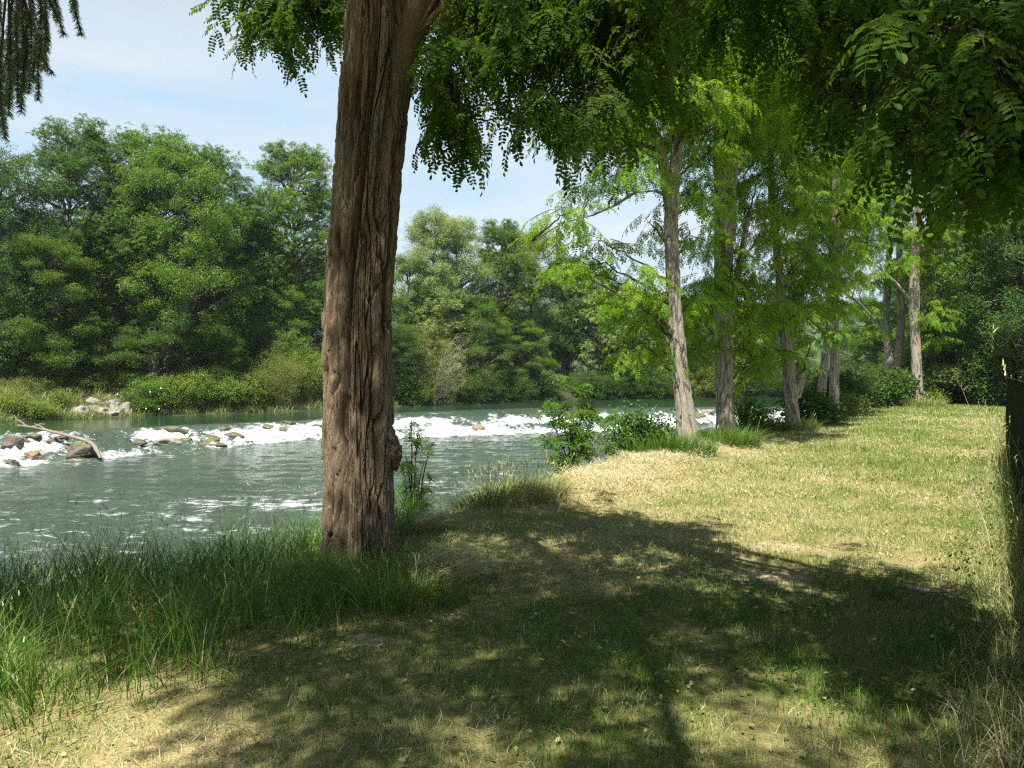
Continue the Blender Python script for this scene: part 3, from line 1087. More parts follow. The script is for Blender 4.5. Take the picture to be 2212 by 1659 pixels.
    up = np.concatenate([up, tp_ + SUN * (rg.uniform(2.2, 5.0, 110) / SUN[2])[:, None]])
    vis_y = CAM_Z + .50 * up[:, 1]
    up = up[(up[:, 2] > vis_y + .35) | (up[:, 1] < .4)]
    up[:, 2] += .25
    crown = Geo()
    scatter_sprays(crown, SPR_NEAR, near_p, rg, (.0, .8), (.62, .92))
    scatter_sprays(crown, SPR_TOP, up, rg, (-.2, .4), (.7, 1.05))
    # thin branchlets tying the sprays to the limbs
    for q in np.concatenate([near_p[::2], up[::3]]):
        dd = np.linalg.norm(nodes - q, axis=1)
        a_ = nodes[np.argmin(dd)]
        if dd.min() > .08:
            V, F = limb(a_, q, .008 if dd.min() < 1.5 else .014, .004, .25, 7, .12, int(abs(q[0] * 1000)) % 9999, 4)
            crown.add(V, F, .4, 1)
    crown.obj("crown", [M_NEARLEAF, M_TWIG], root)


def shade_back(X, Y):
    return Y < np.interp(X, [-7, -2, -.9, -.5, 7], [.6, 1.2, 1.8, 2.1, 2.1])


def shade_mask(X, Y):
    """wanted share of shade on the grass in front (dappled)"""
    m = np.ones_like(X) * .95
    edge = np.interp(X, [-7, -3, -1.7, -1.55, -1.0, -.85, .2, .9, 1.35, 1.8, 2.3, 5, 7], [6.9, 7.0, 7.0, 6.4, 6.3, 7.4, 7.3, 6.9, 5.9, 5.2, 5.0, 5.0, 5.0])
    m *= sstep(0, -.35, Y - edge)
    # sunlit corner, front left
    c = np.interp(Y, [1, 2.5, 3.2, 3.7, 4.2, 4.7], [-.75, -.85, -.95, -1.1, -1.4, -2.2])
    m *= 1 - 1.0 * sstep(.1, -.1, X - c) * sstep(5.0, 4.7, Y)
    # sun flecks
    for (x, y, r) in ((.0, 3.85, .42), (-.35, 4.5, .26), (.65, 3.5, .34), (1.55, 3.75, .55), (2.25, 3.5, .6), (1.0, 3.4, .3), (-.2, 3.3, .3), (1.2, 4.1, .26), (-.45, 5.2, .3), (-.2, 5.75, .32), (2.1, 4.5, .3), (-.9, 4.65, .2), (2.75, 4.4, .28), (.7, 4.5, .22), (-1.6, 5.3, .25), (-2.6, 5.2, .3), (1.9, 5.0, .16)):
        m *= 1 - .96 * np.exp(-(((X - x) / (r * 1.15)) ** 2 + ((Y - y) / (r * .85)) ** 2) ** 2)
    return m


# ------------------------------------------------------------------ the row of robinias along the bank
def robinia(label, Y, trunk_rows, extra_stems, clumps, ncrown, zr, rad, group, dY=0.0, seed=0, per=13, dens=1.0, barkdepth=.022, mat=M_BARK2, tpls=None, ctr=None, leaf=M_ROWLEAF):
    rg = np.random.default_rng(seed)
    root = thing("robinia_tree", label, "tree", (0, 0, 0), group)
    path = [(x, y, z, r * .86) for (x, y, z, r) in px_path(Y, trunk_rows, dY)]
    V, F, var = bark_surface(path, 90, 260, barkdepth, 13, None, None, seed * 1.7, .16, .05)
    g = Geo()
    g.add(V, F, var)
    # stems that fork from the trunk continue its surface
    stems = [np.array(path)[:, :3]]
    for st in extra_stems:
        pp = np.array(px_path(Y, st))
        g.add(*bark_surface(pp, 40, 90, barkdepth * .6, 15, None, None, seed * 2.1 + 1, 0, .06))
        stems.append(pp[:, :3])
    g.obj("trunk", mat, root, True)
    sk = np.concatenate([np.stack([np.interp(np.linspace(0, 1, 40), np.linspace(0, 1, len(s)), s[:, q]) for q in range(3)], 1) for s in stems])
    centers = []
    for (x, y, r) in clumps:
        centers.append((*P(x, y, Y + (rg.uniform(-1.3, 1.3) if y < 520 else rg.uniform(-.7, 1.5))), r))
    c0 = np.array(path)[:, :3].mean(0) if ctr is None else np.array(ctr)
    zmid = np.interp(np.linspace(zr[0], zr[1], 5), np.array(path)[:, 2], np.array(path)[:, 0])
    for i in range(ncrown):
        a, q = rg.uniform(0, 2 * np.pi), rg.uniform(0, 1) ** .6
        z = rg.uniform(*zr)
        pr = rad * math.sin(math.pi * np.clip((z - zr[0] + 1.2) / (zr[1] - zr[0] + 2), .05, .98)) ** .5
        centers.append((path[-1][0] + math.cos(a) * q * pr, path[-1][1] + 1.3 + math.sin(a) * q * pr, z, rg.uniform(.6, 1.05)))
    crown, br = Geo(), Geo()
    for i, (x, y, z, r) in enumerate(centers):
        c = np.array([x, y, z])
        d = np.linalg.norm((sk - c) * [1, 1, 1.6] + [0, 0, 1.0 + .35 * np.hypot(*(sk[0, :2] - c[:2]))], axis=1)
        a_ = sk[np.argmin(d)]
        L = np.linalg.norm(c - a_)
        V, F = limb(a_, c, min(.06, .014 + .010 * L), .008, .25, 11, .13, seed * 100 + i, 6)
        crown.add(V, F, .6, 1)
        n = int(3.4 * per * dens * (r / .75) ** 2)
        u = rg.normal(size=(n, 3))
        u /= np.linalg.norm(u, axis=1)[:, None]
        p = c + u * (rg.uniform(.15, 1, n) ** .6)[:, None] * [r, r, r * .55]
        scatter_sprays(crown, tpls or SPR_MID, p, rg, (.0, .95), (.75, 1.15), .2, np.arctan2(u[:, 1], u[:, 0]))
        for q in p[::2]:
            V, F = limb(c, q, .008, .003, .2, 4, .1, i, 3)
            crown.add(V, F, .5, 1)
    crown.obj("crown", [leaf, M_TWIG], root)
    return root


def build_row():
    grp = "robinias in a row along the river bank"
    robinia("slender leaning robinia forking high up, nearest of the riverside row, grey bark", 15.9,
            [(1492, 990, 58), (1488, 970, 50), (1478, 880, 43), (1466, 780, 40), (1457, 680, 36), (1452, 560, 33), (1449, 440, 32), (1456, 400, 30), (1464, 300, 25), (1456, 180, 22), (1450, 40, 19), (1446, -200, 15)],
            [[(1448, 450, 26), (1438, 380, 24), (1428, 320, 20), (1404, 270, 17), (1392, 180, 14), (1380, 40, 11), (1360, -150, 9)],
             [(1446, 425, 15), (1418, 412, 14), (1372, 416, 12), (1325, 445, 11), (1280, 465, 9), (1215, 482, 7), (1150, 520, 4)]],
            [(1180, 500, .4), (1230, 460, .45), (1250, 560, .45), (1300, 520, .4), (1310, 600, .5), (1200, 570, .35), (1350, 640, .45), (1390, 590, .45), (1400, 680, .6), (1380, 740, .5), (1430, 640, .45),
             (1400, 480, .35), (1280, 400, .45), (1360, 350, .6), (1420, 220, .8), (1500, 200, .8), (1380, 120, .9), (1300, 250, .7), (1480, 60, .9), (1340, 30, .9), (1530, 330, .6), (1510, 420, .5), (1490, 500, .4), (1500, 640, .5)],
            44, (7.0, 12.5), 3.6, grp, 0, 31, 12, .9)
    robinia("thick dark robinia with heavy ropy bark, second from the front of the riverside row", 19.2,
            [(1568, 960, 50), (1567, 940, 44), (1565, 850, 42), (1563, 760, 43), (1562, 700, 46), (1563, 600, 44), (1563, 500, 42), (1560, 380, 38), (1556, 200, 32), (1552, 0, 26), (1548, -200, 20)],
            [[(1572, 700, 22), (1584, 640, 18), (1600, 560, 14), (1615, 470, 10)], [(1578, 520, 22), (1580, 420, 20), (1590, 300, 16), (1605, 120, 12)]],
            [(1520, 620, .7), (1585, 605, .7), (1640, 640, .7), (1610, 690, .6), (1550, 650, .6), (1500, 680, .6), (1650, 750, .5), (1625, 790, .4), (1600, 740, .5), (1520, 740, .5), (1540, 520, .6), (1610, 450, .7), (1530, 400, .7), (1640, 380, .8), (1500, 300, .8), (1600, 280, .8),
             (1560, 200, .9), (1640, 180, .9), (1520, 100, .9), (1600, 60, .9), (1680, 90, .9), (1660, 500, .6), (1590, 560, .5)],
            32, (9.0, 14), 3.8, grp, 0, 32, 13, 1.0)
    robinia("pale sunlit robinia with a sawn branch stub on its right, third of the riverside row", 21.4,
            [(1716, 945, 40), (1714, 925, 34), (1710, 860, 31), (1704, 800, 31), (1697, 740, 26), (1691, 690, 22), (1684, 600, 18), (1668, 440, 16), (1662, 300, 14), (1655, 100, 11), (1650, -100, 8)],
            [[(1718, 860, 22), (1728, 826, 22), (1733, 806, 20), (1734, 803, 6)], [(1688, 640, 10), (1712, 600, 9), (1738, 560, 7), (1755, 530, 5)]],
            [(1690, 600, .6), (1740, 620, .7), (1780, 660, .6), (1720, 660, .6), (1760, 720, .55), (1680, 660, .6), (1660, 690, .5), (1740, 560, .6), (1700, 540, .6), (1790, 600, .5), (1690, 450, .7), (1740, 420, .8), (1700, 350, .8), (1780, 350, .7), (1720, 250, .8), (1660, 300, .7), (1800, 250, .8), (1740, 150, .9), (1820, 120, .9), (1700, 780, .35)],
            26, (9.5, 14), 3.6, grp, 0, 33, 13, 1.0)
    robinia("straight slim robinia, right half of its trunk sunlit, fourth of the riverside row", 25.0,
            [(1804, 922, 27), (1802, 905, 23), (1802, 830, 21), (1803, 760, 22), (1801, 680, 22), (1800, 600, 23), (1804, 480, 20), (1808, 340, 16), (1812, 200, 13), (1815, 0, 9)],
            [[(1806, 640, 10), (1830, 600, 8), (1870, 570, 6)], [(1806, 620, 8), (1850, 650, 7), (1890, 690, 4)]],
            [(1800, 540, .7), (1840, 520, .7), (1770, 500, .7), (1830, 450, .8), (1790, 430, .8), (1740, 460, .7), (1850, 400, .8), (1800, 350, .9), (1760, 380, .8), (1860, 300, .9), (1820, 250, .9), (1880, 480, .6), (1730, 520, .5), (1850, 590, .5), (1800, 180, .9), (1760, 560, .5)],
            18, (10.5, 15), 3.2, grp, 0, 34, 13, 1.0)
    robinia("leaning robinia stem growing out of bushes just behind the straight slim trunk", 28.0,
            [(1768, 905, 24), (1772, 875, 22), (1778, 810, 19), (1786, 740, 17), (1796, 680, 16), (1806, 600, 15), (1815, 480, 12), (1822, 340, 9)],
            [[(1788, 730, 9), (1762, 700, 8), (1735, 680, 5)]],
            [(1750, 660, .6), (1830, 560, .7), (1850, 470, .8), (1790, 480, .7), (1830, 380, .9), (1870, 350, .8), (1780, 580, .5)],
            12, (9.5, 14), 2.8, grp, 0, 35, 12, 1.0)
    robinia("twin-stemmed robinia standing in dark undergrowth at the far end of the riverside row", 40.5,
            [(1932, 905, 36), (1928, 850, 28), (1920, 780, 19), (1914, 700, 16), (1918, 600, 14), (1922, 500, 12), (1918, 380, 9)],
            [[(1932, 840, 20), (1942, 760, 17), (1948, 680, 15), (1942, 580, 13), (1945, 470, 10), (1950, 350, 8)], [(1918, 720, 8), (1890, 690, 7), (1862, 660, 4)]],
            [(1900, 600, .9), (1940, 560, .9), (1880, 520, .9), (1960, 500, 1.0), (1920, 460, 1.0), (1870, 440, .9), (1900, 380, 1.1), (1950, 400, 1.1), (1870, 660, .7), (1850, 600, .8), (1890, 710, .5)],
            16, (11, 16), 4.0, grp, 0, 36, 10, .9)
    robinia("robinia with fluted two-lobed trunk standing at the meadow's far right corner of the row", 37.0,
            [(1987, 890, 36), (1985, 872, 29), (1981, 820, 24), (1978, 740, 22), (1974, 660, 25), (1977, 570, 22), (1984, 460, 18), (1990, 320, 13), (1992, 160, 9)],
            [[(1975, 660, 8), (1935, 610, 7), (1890, 570, 5), (1850, 550, 3)], [(1984, 560, 10), (2010, 500, 8), (2040, 440, 6)]],
            [(1990, 560, .9), (2030, 600, .9), (2020, 680, .8), (1960, 500, 1.0), (2040, 500, 1.0), (2000, 430, 1.1), (1940, 420, 1.0), (2060, 560, .9), (2050, 650, .7), (1950, 560, .7), (2080, 470, 1.0), (2010, 340, 1.1), (2060, 360, 1.1), (2030, 730, .5)],
            18, (11, 16), 4.2, grp, 0, 37, 10, 1.0)


# ------------------------------------------------------------------ far trees
def far_proto(name, label, kind, H, R, seed, mat, zlow=.22, nc=46, per=34, cl=1.0, flat=.55, trunks=1, loc=(0, 0, 0), group=None, cat="tree"):
    rg = np.random.default_rng(seed)
    root = thing(name, label, cat, loc, group)
    g, crown = Geo(), Geo()
    pts_all = []
    for k in range(trunks):
        a = rg.uniform(0, 6.28)
        lean = rg.uniform(.02, .08) * H * (1 if trunks == 1 else 2.2)
        p = bez((rg.normal() * .1 * k, rg.normal() * .1 * k, -.6), (rg.normal() * .3, rg.normal() * .3, H * .5), (math.cos(a) * lean, math.sin(a) * lean, H * .93), 14)
        p[1:-1] += rg.normal(size=(12, 3)) * [.07, .07, 0]
        V, F = tube(p, np.linspace(.020 * H, .02, 14), 9)
        g.add(V, F, .7)
        pts_all.append(p)
    sk = np.concatenate(pts_all)
    g.obj("trunk", M_FARBARK, root, True)
    for i in range(int(nc * 1.45)):
        h = zlow + (1 - zlow) * rg.uniform(0, 1) ** .8
        prof = (math.sin(math.pi * (.20 + .70 * ((h - zlow) / (1 - zlow))))) ** .75
        a = rg.uniform(0, 2 * np.pi)
        q = rg.uniform(.25, 1) ** .6
        c = np.array([math.cos(a) * R * prof * q, math.sin(a) * R * prof * q, H * h])
        c[:2] += sk[np.argmin(np.abs(sk[:, 2] - c[2])), :2] * .8
        r = cl * rg.uniform(.42, 1.2) * (1.0 - .2 * max(0, h - .75) / .25)
        d = np.abs(sk[:, 2] - (c[2] - .5 * np.hypot(*c[:2]) - .3))
        V, F = limb(sk[np.argmin(d)], c, .075, .015, .15, 7, .2, seed * 50 + i, 5)
        crown.add(V, F, .5, 1)
        n = int(per * r * r)
        u = rg.normal(size=(n, 3))
        u /= np.linalg.norm(u, axis=1)[:, None]
        p = c + u * (rg.uniform(.1, 1, n) ** .5)[:, None] * [r, r, r * flat]
        scatter_sprays(crown, TUFT[kind], p, rg, (-.9, 1.0), (.65, 1.2), .26, np.arctan2(u[:, 1], u[:, 0]), roll=.9)
    n = int(nc * 4)                                  # stray twigs between the clumps
    hh = zlow + (1.02 - zlow) * rg.uniform(0, 1, n) ** .8
    pr = R * np.sin(np.pi * (.20 + .70 * np.clip((hh - zlow) / (1 - zlow), 0, 1))) ** .75
    aa, qq = rg.uniform(0, 6.28, n), rg.uniform(.2, 1.12, n)
    lumpy = 1 + .35 * fbm(np.cos(aa) * 1.7 + seed, np.sin(aa) * 1.7, hh * 7, 2)
    p = np.stack([np.cos(aa) * pr * qq * lumpy, np.sin(aa) * pr * qq * lumpy, H * hh], 1)
    scatter_sprays(crown, TUFT[kind], p, rg, (-1.0, 1.0), (.6, 1.1), .22)
    crown.obj("crown", [mat, M_FARBARK], root)
    return root


def bank_Y(x):
    """distance of the opposite waterline seen at picture column x"""
    Y = 60.0
    for _ in range(30):
        Y = .5 * Y + .5 * float(lin(FAR, (x - CX) / F_PX * Y))
    return Y


def on_far(x, ybase_Y):
    p = P(x, 860, ybase_Y)
    return (p[0], p[1], float(ground_z(p[0], p[1])) - .05)


def build_far_trees():
    kinds = {
        'feather': dict(name="robinia_tree", kind='pinnate', H=16, R=3.8, mat=M_FARDEEP, nc=100, per=40, cl=.95, flat=.8, zlow=.2),
        'feather_b': dict(name="robinia_tree", kind='pinnate', H=15, R=3.4, mat=M_FARLEAF, nc=90, per=38, cl=.95, flat=.8, zlow=.26),
        'leafy': dict(name="maple_tree", kind='broad', H=14, R=3.4, mat=M_FARLEAF, nc=80, per=44, cl=1.0, flat=.6, zlow=.12),
        'dark': dict(name="alder_tree", kind='broad', H=13, R=3.4, mat=M_FARDARK, nc=80, per=46, cl=1.05, flat=.6, zlow=.06),
        'pale': dict(name="poplar_tree", kind='broad', H=15, R=3.2, mat=M_FARPALE, nc=76, per=38, cl=.95, flat=.6, zlow=.2),
        'low': dict(name="hazel_tree", kind='broad', H=7, R=3.2, mat=M_FARDEEP, nc=44, per=46, cl=.95, flat=.55, zlow=.05, trunks=3),
        'ash': dict(name="ash_tree", kind='pinnate', H=12, R=3.2, mat=M_FARPALE, nc=70, per=34, cl=.95, flat=.5, zlow=.15),
    }
    gl, gc = "trees on the opposite bank left of the big trunk", "trees on the opposite bank right of the big trunk"
    # (kind, x, distance, top y, label, group)
    T = [
        ('dark', 20, 47, 330, "dense dark tree at the left edge of the opposite bank, behind the spruce twigs", gl),
        ('feather', 165, 50, 268, "tallest feathery robinia with domed crown, right beside the dark tree at the left edge", gl),
        ('leafy', 120, 46.5, 520, "shorter bushy tree in front of the tallest domed robinia on the left", gl),
        ('feather_b', 320, 52, 285, "feathery robinia with pointed double top above the rock pile on the opposite bank", gl),
        ('leafy', 395, 51, 318, "bright yellow-green leafy tree squeezed between two feathery robinias", gl),
        ('feather', 475, 55, 330, "feathery robinia with a ragged right slope falling towards the gap of sky", gl),
        ('feather_b', 655, 60, 325, "airy pale robinia just left of the big trunk, beyond the sky gap", gl),
        ('dark', 560, 58, 455, "dark lower tree filling the sky gap left of the airy robinia", gl),
        ('low', 335, 47.5, 690, "bright green small maple standing out in front of the shaded wood", gl),
        ('low', 450, 49.5, 700, "second bright small maple in front of the shaded wood, beside the bramble bank", gl),
        ('low', 215, 46, 700, "low hazel with shaded skirts behind the grassy bank at left", gl),
        ('dark', 250, 53, 430, "dark tree with visible stems between the two tall feathery robinias", gl),
        ('low', 70, 44.5, 660, "low dark hazel at the left edge above the grassy bank", gl),
        ('leafy', 590, 57, 560, "olive green tree low down beside the big trunk, above the rounded bushes", gl),
        ('pale', 925, 74, 462, "airy pale tree with the highest whitish crown right of the big trunk", gc),
        ('pale', 985, 76, 478, "whitish flowering crown next to the highest pale tree", gc),
        ('feather_b', 1075, 78, 485, "dark green robinia with narrow top between two whitish trees", gc),
        ('pale', 1150, 80, 500, "thin pale tree right of the narrow dark robinia, half behind hanging twigs", gc),
        ('leafy', 880, 70, 560, "leafy tree half hidden behind the right edge of the big trunk", gc),
        ('ash', 940, 71, 600, "pale ash in front of the highest whitish crown", gc),
        ('leafy', 1040, 73, 640, "rounded leafy tree leaning over the water right of the bare-twigged willow", gc),
        ('feather', 1215, 79, 560, "wide robinia with layered bright branches above the water sapling", gc),
        ('leafy', 1130, 75, 690, "yellow-green low tree over the dark water edge", gc),
        ('ash', 1290, 80, 575, "ash with grey-green crown below the hanging twigs of the slender robinia", gc),
        ('ash', 1380, 82, 640, "pale yellow-green tree beside the slender leaning robinia trunk", gc),
        ('low', 1345, 79, 740, "dark low tree with a leaning trunk over the upper pool", gc),
        ('leafy', 1450, 84, 640, "green tree seen just behind the slender leaning robinia trunk", gc),
        ('low', 1520, 85, 740, "low tree seen between the two nearest trunks of the row", gc),
        ('ash', 1620, 88, 690, "low pale tree seen between the second and third trunks of the row", gc),
        ('leafy', 1700, 92, 660, "tree beyond the upper pool, behind the sunlit stub trunk", gc),
        ('low', 1850, 84, 700, "bright green tree across the water, framed by the twin-stemmed robinia", gc),
        ('dark', 860, 72, 700, "dark low tree at the water's edge touching the right side of the big trunk", gc),
    ]
    first = {}
    for i, (k, x, Y, top, label, grp) in enumerate(T):
        if grp is gc:
            Y = bank_Y(x) + (1.8 if top > 600 else 3.2 if top > 560 else 5.0)
        if grp is gl:
            Y += 3.0 if k == 'low' else 1.2
        loc = on_far(x, Y)
        h = P(x, top, Y)[2] - loc[2]
        kk = kinds[k]
        key = k
        if k not in first:
            r = far_proto(kk['name'], label, kk['kind'], kk['H'], kk['R'], 300 + i, kk['mat'], kk['zlow'], kk['nc'], kk['per'], kk['cl'], kk['flat'], kk.get('trunks', 1), (0, 0, 0), grp)
            first[k] = r
            s = h / kk['H']
            r.location = loc
            r.scale = (max(.85, s), max(.85, s), s)
        else:
            s = h / kk['H']
            dup(first[k], loc, rng.uniform(0, 6.28), (max(.74, min(1.2, s)), max(.74, min(1.2, s)), s), label, grp)
    # the wood behind the front rows
    for i in range(30):
        x = -60 + i * 25 + rng.uniform(-10, 10)
        Y = (56 + .018 * max(0, x) + rng.uniform(3, 9))
        k = ('dark', 'feather_b', 'dark', 'low')[i % 4]
        loc = on_far(x, Y)
        hh = rng.uniform(10, 13) if k != 'low' else 8
        dup(first[k], loc, rng.uniform(0, 6.28), (1.05, 1.05, hh / kinds[k]['H']), "shaded tree deep in the wood behind the front trees of the opposite bank", "trees deep in the wood on the opposite bank")
    for i in range(16):
        x = 870 + i * 50 + rng.uniform(-10, 10)
        Y = 86 + .02 * (x - 870) + rng.uniform(0, 6)
        k = ('dark', 'low', 'leafy')[i % 3]
        loc = on_far(x, Y)
        hh = rng.uniform(8, 10.5)
        dup(first[k], loc, rng.uniform(0, 6.28), (1.1, 1.1, hh / kinds[k]['H']), "shaded tree deep in the wood behind the front trees of the opposite bank", "trees deep in the wood on the opposite bank")
    # dark wood closing the meadow
    W = [('dark', 2075, 43, 470, "dark tree behind the sunlit twig at the end of the meadow"), ('leafy', 2150, 40, 330, "tall shaded tree at the end of the fence, under the hanging branches"),
         ('leafy', 2030, 50, 480, "leafy tree closing the meadow just right of the fluted robinia"), ('dark', 2230, 36, 250, "dark tree at the right picture edge above the fence"),
         ('low', 2105, 41, 690, "low dark hazel at the end of the meadow beside the fence post"), ('low', 2020, 43, 730, "low dark hazel behind the fluted robinia's foot"),
         ('low', 1955, 47, 760, "low shrubby tree between the twin stems and the fluted robinia"), ('feather_b', 1960, 54, 560, "shaded tree behind the twin-stemmed robinia"), ('dark', 2120, 52, 420, "dark tree deep behind the end of the meadow"), ('low', 2070, 39.5, 780, "lowest dark bush-like hazel on the grass at the meadow's end"), ('leafy', 2300, 44, 250, "leafy tree just outside the right edge behind the fence"), ('leafy', 1890, 56, 640, "bright green tree seen left of the twin-stemmed robinia")]
    for (k, x, Y, top, label) in W:
        p = P(x, 860, Y)
        loc = (p[0], p[1], float(ground_z(p[0], p[1])) - .05)
        s = (P(x, top, Y)[2] - loc[2]) / kinds[k]['H']
        sx = max(.6, min(1.25, s))
        dup(first[k], loc, rng.uniform(0, 6.28), (sx, sx, s), label, "trees closing the far end of the meadow")


# ------------------------------------------------------------------ shrubs
def shrub(name, label, cat, loc, size, n, kind, mat, seed, group=None, stems=7, scale=(.8, 1.2), tilt=(-.2, .7), solid=.6, extra=None):
    rg = np.random.default_rng(seed)
    root = thing(name, label, cat, loc, group)
    rx, ry, rz = size
    st, fo = Geo(), Geo()
    for k in range(stems):
        a = rg.uniform(0, 6.28)
        q = rg.uniform(.3, .9)
        p = bez((rg.normal() * .05, rg.normal() * .05, -.15), (math.cos(a) * rx * .2, math.sin(a) * ry * .2, rz * .6), (math.cos(a) * rx * q, math.sin(a) * ry * q, rz * rg.uniform(.6, .95)), 8)
        V, F = tube(p, np.linspace(.012 + .006 * rz, .004, 8), 5)
        st.add(V, F, .6)
    st.obj("stem", M_TWIG, root)
    u = rg.normal(size=(n, 3))
    u /= np.linalg.norm(u, axis=1)[:, None]
    lump = 1 + .45 * fbm(u[:, 0] * 2 + seed, u[:, 1] * 2, u[:, 2] * 2, 3)
    p = u * (rg.uniform(0, 1, n) ** solid * lump)[:, None] * [rx, ry, rz * .55] + [0, 0, rz * .5]
    p = p[p[:, 2] > -.1]
    scatter_sprays(fo, TUFT[kind], p, rg, tilt, scale, .22)
    fo.obj("foliage", [mat, M_TWIG], root)
    return root


def far_shrub_at(x, y, **k):
    pass


def build_far_bank_plants():
    # brambles and bushes along the opposite bank (x, distance, half width, height, kind, material, label)
    L = [(25, 43.4, 1.2, .8, 'broad', M_BRAMBLE, "yellow-green bramble at the left picture edge beside the upper pool"),
         (85, 43.6, 1.0, 1.0, 'broad', M_BRAMBLE, "bramble heap left of the rock pile"), (128, 45.2, .7, .8, 'narrow', M_BRAMBLE, "grassy clump growing between the bank rocks"),
         (60, 46.2, 1.8, .9, 'narrow', M_WILLOW, "dry straw-coloured thicket on top of the grassy bank at left"),
         (170, 48.2, 1.8, 1.0, 'broad', M_BRAMBLE, "bramble growing above the top flat rock"),
         (255, 49.2, 1.6, 1.1, 'broad', M_BRAMBLE, "bramble growing on the bank top right of the rocks"),
         (370, 49.0, 1.5, 1.6, 'broad', M_BRAMBLE, "bramble mound right of the white-flowered shrub"), (425, 50.2, 1.6, 1.75, 'broad', M_BRAMBLE, "second bramble mound right of the white-flowered shrub"),
         (480, 51.2, 1.6, 1.7, 'broad', M_BRAMBLE, "bramble mound overhanging the water in the middle of the left bank"), (535, 52.4, 1.6, 1.8, 'broad', M_BRAMBLE, "bramble mound left of the rounded bush"),
         (600, 54.0, 2.1, 2.7, 'narrow', M_WILLOW, "big rounded greyish willow bush by the water left of the big trunk"),
         (655, 56.0, 2.0, 2.5, 'broad', M_BRAMBLE, "rounded green bush touching the left edge of the big trunk"), (625, 57.0, 2.2, 3.4, 'broad', M_FARLEAF, "taller green bush behind the greyish willow bush"),
         (470, 52.6, 1.3, 2.9, 'pinnate', M_FARLEAF, "young elder sticking up out of the brambles")]
    for i, (x, Y, w, h, k, m, lab) in enumerate(L):
        p = P(x, 870, Y)
        z = float(ground_z(p[0], p[1]))
        shrub("bramble_bush" if m is M_BRAMBLE else "willow_bush", lab, "bush", (p[0], p[1], z - .15), (w, w * .8, h * 1.15), int(170 * w * h), k, m, 500 + i, "bushes along the opposite bank", 6, (.7, 1.0), (-.3, .6), .4)
    # white-flowered shrub
    p = P(318, 880, 47.6)
    z = float(ground_z(p[0], p[1]))
    r = shrub("flowering_shrub", "dark green shrub with scattered white flowers leaning over the upper pool", "bush", (p[0], p[1], z - .3), (1.35, 1.0, 2.4), 330, 'broad', M_FARLEAF, 540, None, 7, (.7, 1.0), (-.2, .7), .45)
    rg = np.random.default_rng(9)
    fl = Tpl()
    for k in range(5):
        fV, fF = leaflet(.055, .05, False)
        fl.add(fV @ rots([k * 1.257], [-.3])[0].T, fF, .5)
    fl.done()
    n = 18
    pos = np.stack([rg.uniform(-1.3, 1.5, n), rg.uniform(-1.15, -.6, n), rg.uniform(.3, 2.1, n)], 1)
    ms = rots(rg.uniform(0, 6, n), rg.uniform(.6, 1.5, n))
    for k in range(n):
        g = Geo()
        place(g, fl, ms[k:k + 1], pos[k:k + 1])
        g.obj("flower", [M_PETAL, M_PETAL], r)
    # willow with bare twigs right of the big trunk
    build_bare_willow((938, 862), 62.6, 6.9, 3.0, "half bare willow with fans of pale twigs and yellowish leaves beside the upper pool", 61, 0.5)
    # low bushes at the waterline, centre
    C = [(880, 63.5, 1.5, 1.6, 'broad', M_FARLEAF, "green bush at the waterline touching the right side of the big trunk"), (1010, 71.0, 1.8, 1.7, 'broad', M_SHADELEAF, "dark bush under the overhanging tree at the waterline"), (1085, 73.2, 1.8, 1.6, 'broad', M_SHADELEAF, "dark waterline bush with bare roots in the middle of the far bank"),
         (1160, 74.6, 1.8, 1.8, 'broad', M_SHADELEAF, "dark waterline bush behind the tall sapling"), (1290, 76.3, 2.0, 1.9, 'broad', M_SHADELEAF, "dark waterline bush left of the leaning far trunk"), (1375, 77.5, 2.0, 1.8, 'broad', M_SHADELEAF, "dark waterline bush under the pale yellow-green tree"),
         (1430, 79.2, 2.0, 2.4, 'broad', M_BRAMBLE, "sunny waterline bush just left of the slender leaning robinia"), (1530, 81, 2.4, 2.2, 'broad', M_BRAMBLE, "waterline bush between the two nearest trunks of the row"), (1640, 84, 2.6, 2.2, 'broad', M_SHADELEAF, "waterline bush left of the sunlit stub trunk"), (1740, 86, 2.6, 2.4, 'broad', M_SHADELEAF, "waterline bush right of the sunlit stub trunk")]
    for i, (x, Y, w, h, k, m, lab) in enumerate(C):
        Y = bank_Y(x) + .5
        p = P(x, 868, Y)
        z = float(ground_z(p[0], p[1]))
        shrub("waterside_bush", lab, "bush", (p[0], p[1], max(z, -1.1) - .1), (w * 1.5, w * .9, h * 1.45), int(190 * w * h), k, m, 560 + i, "bushes along the opposite bank", 5, (.8, 1.2), (-.3, .6), .45)


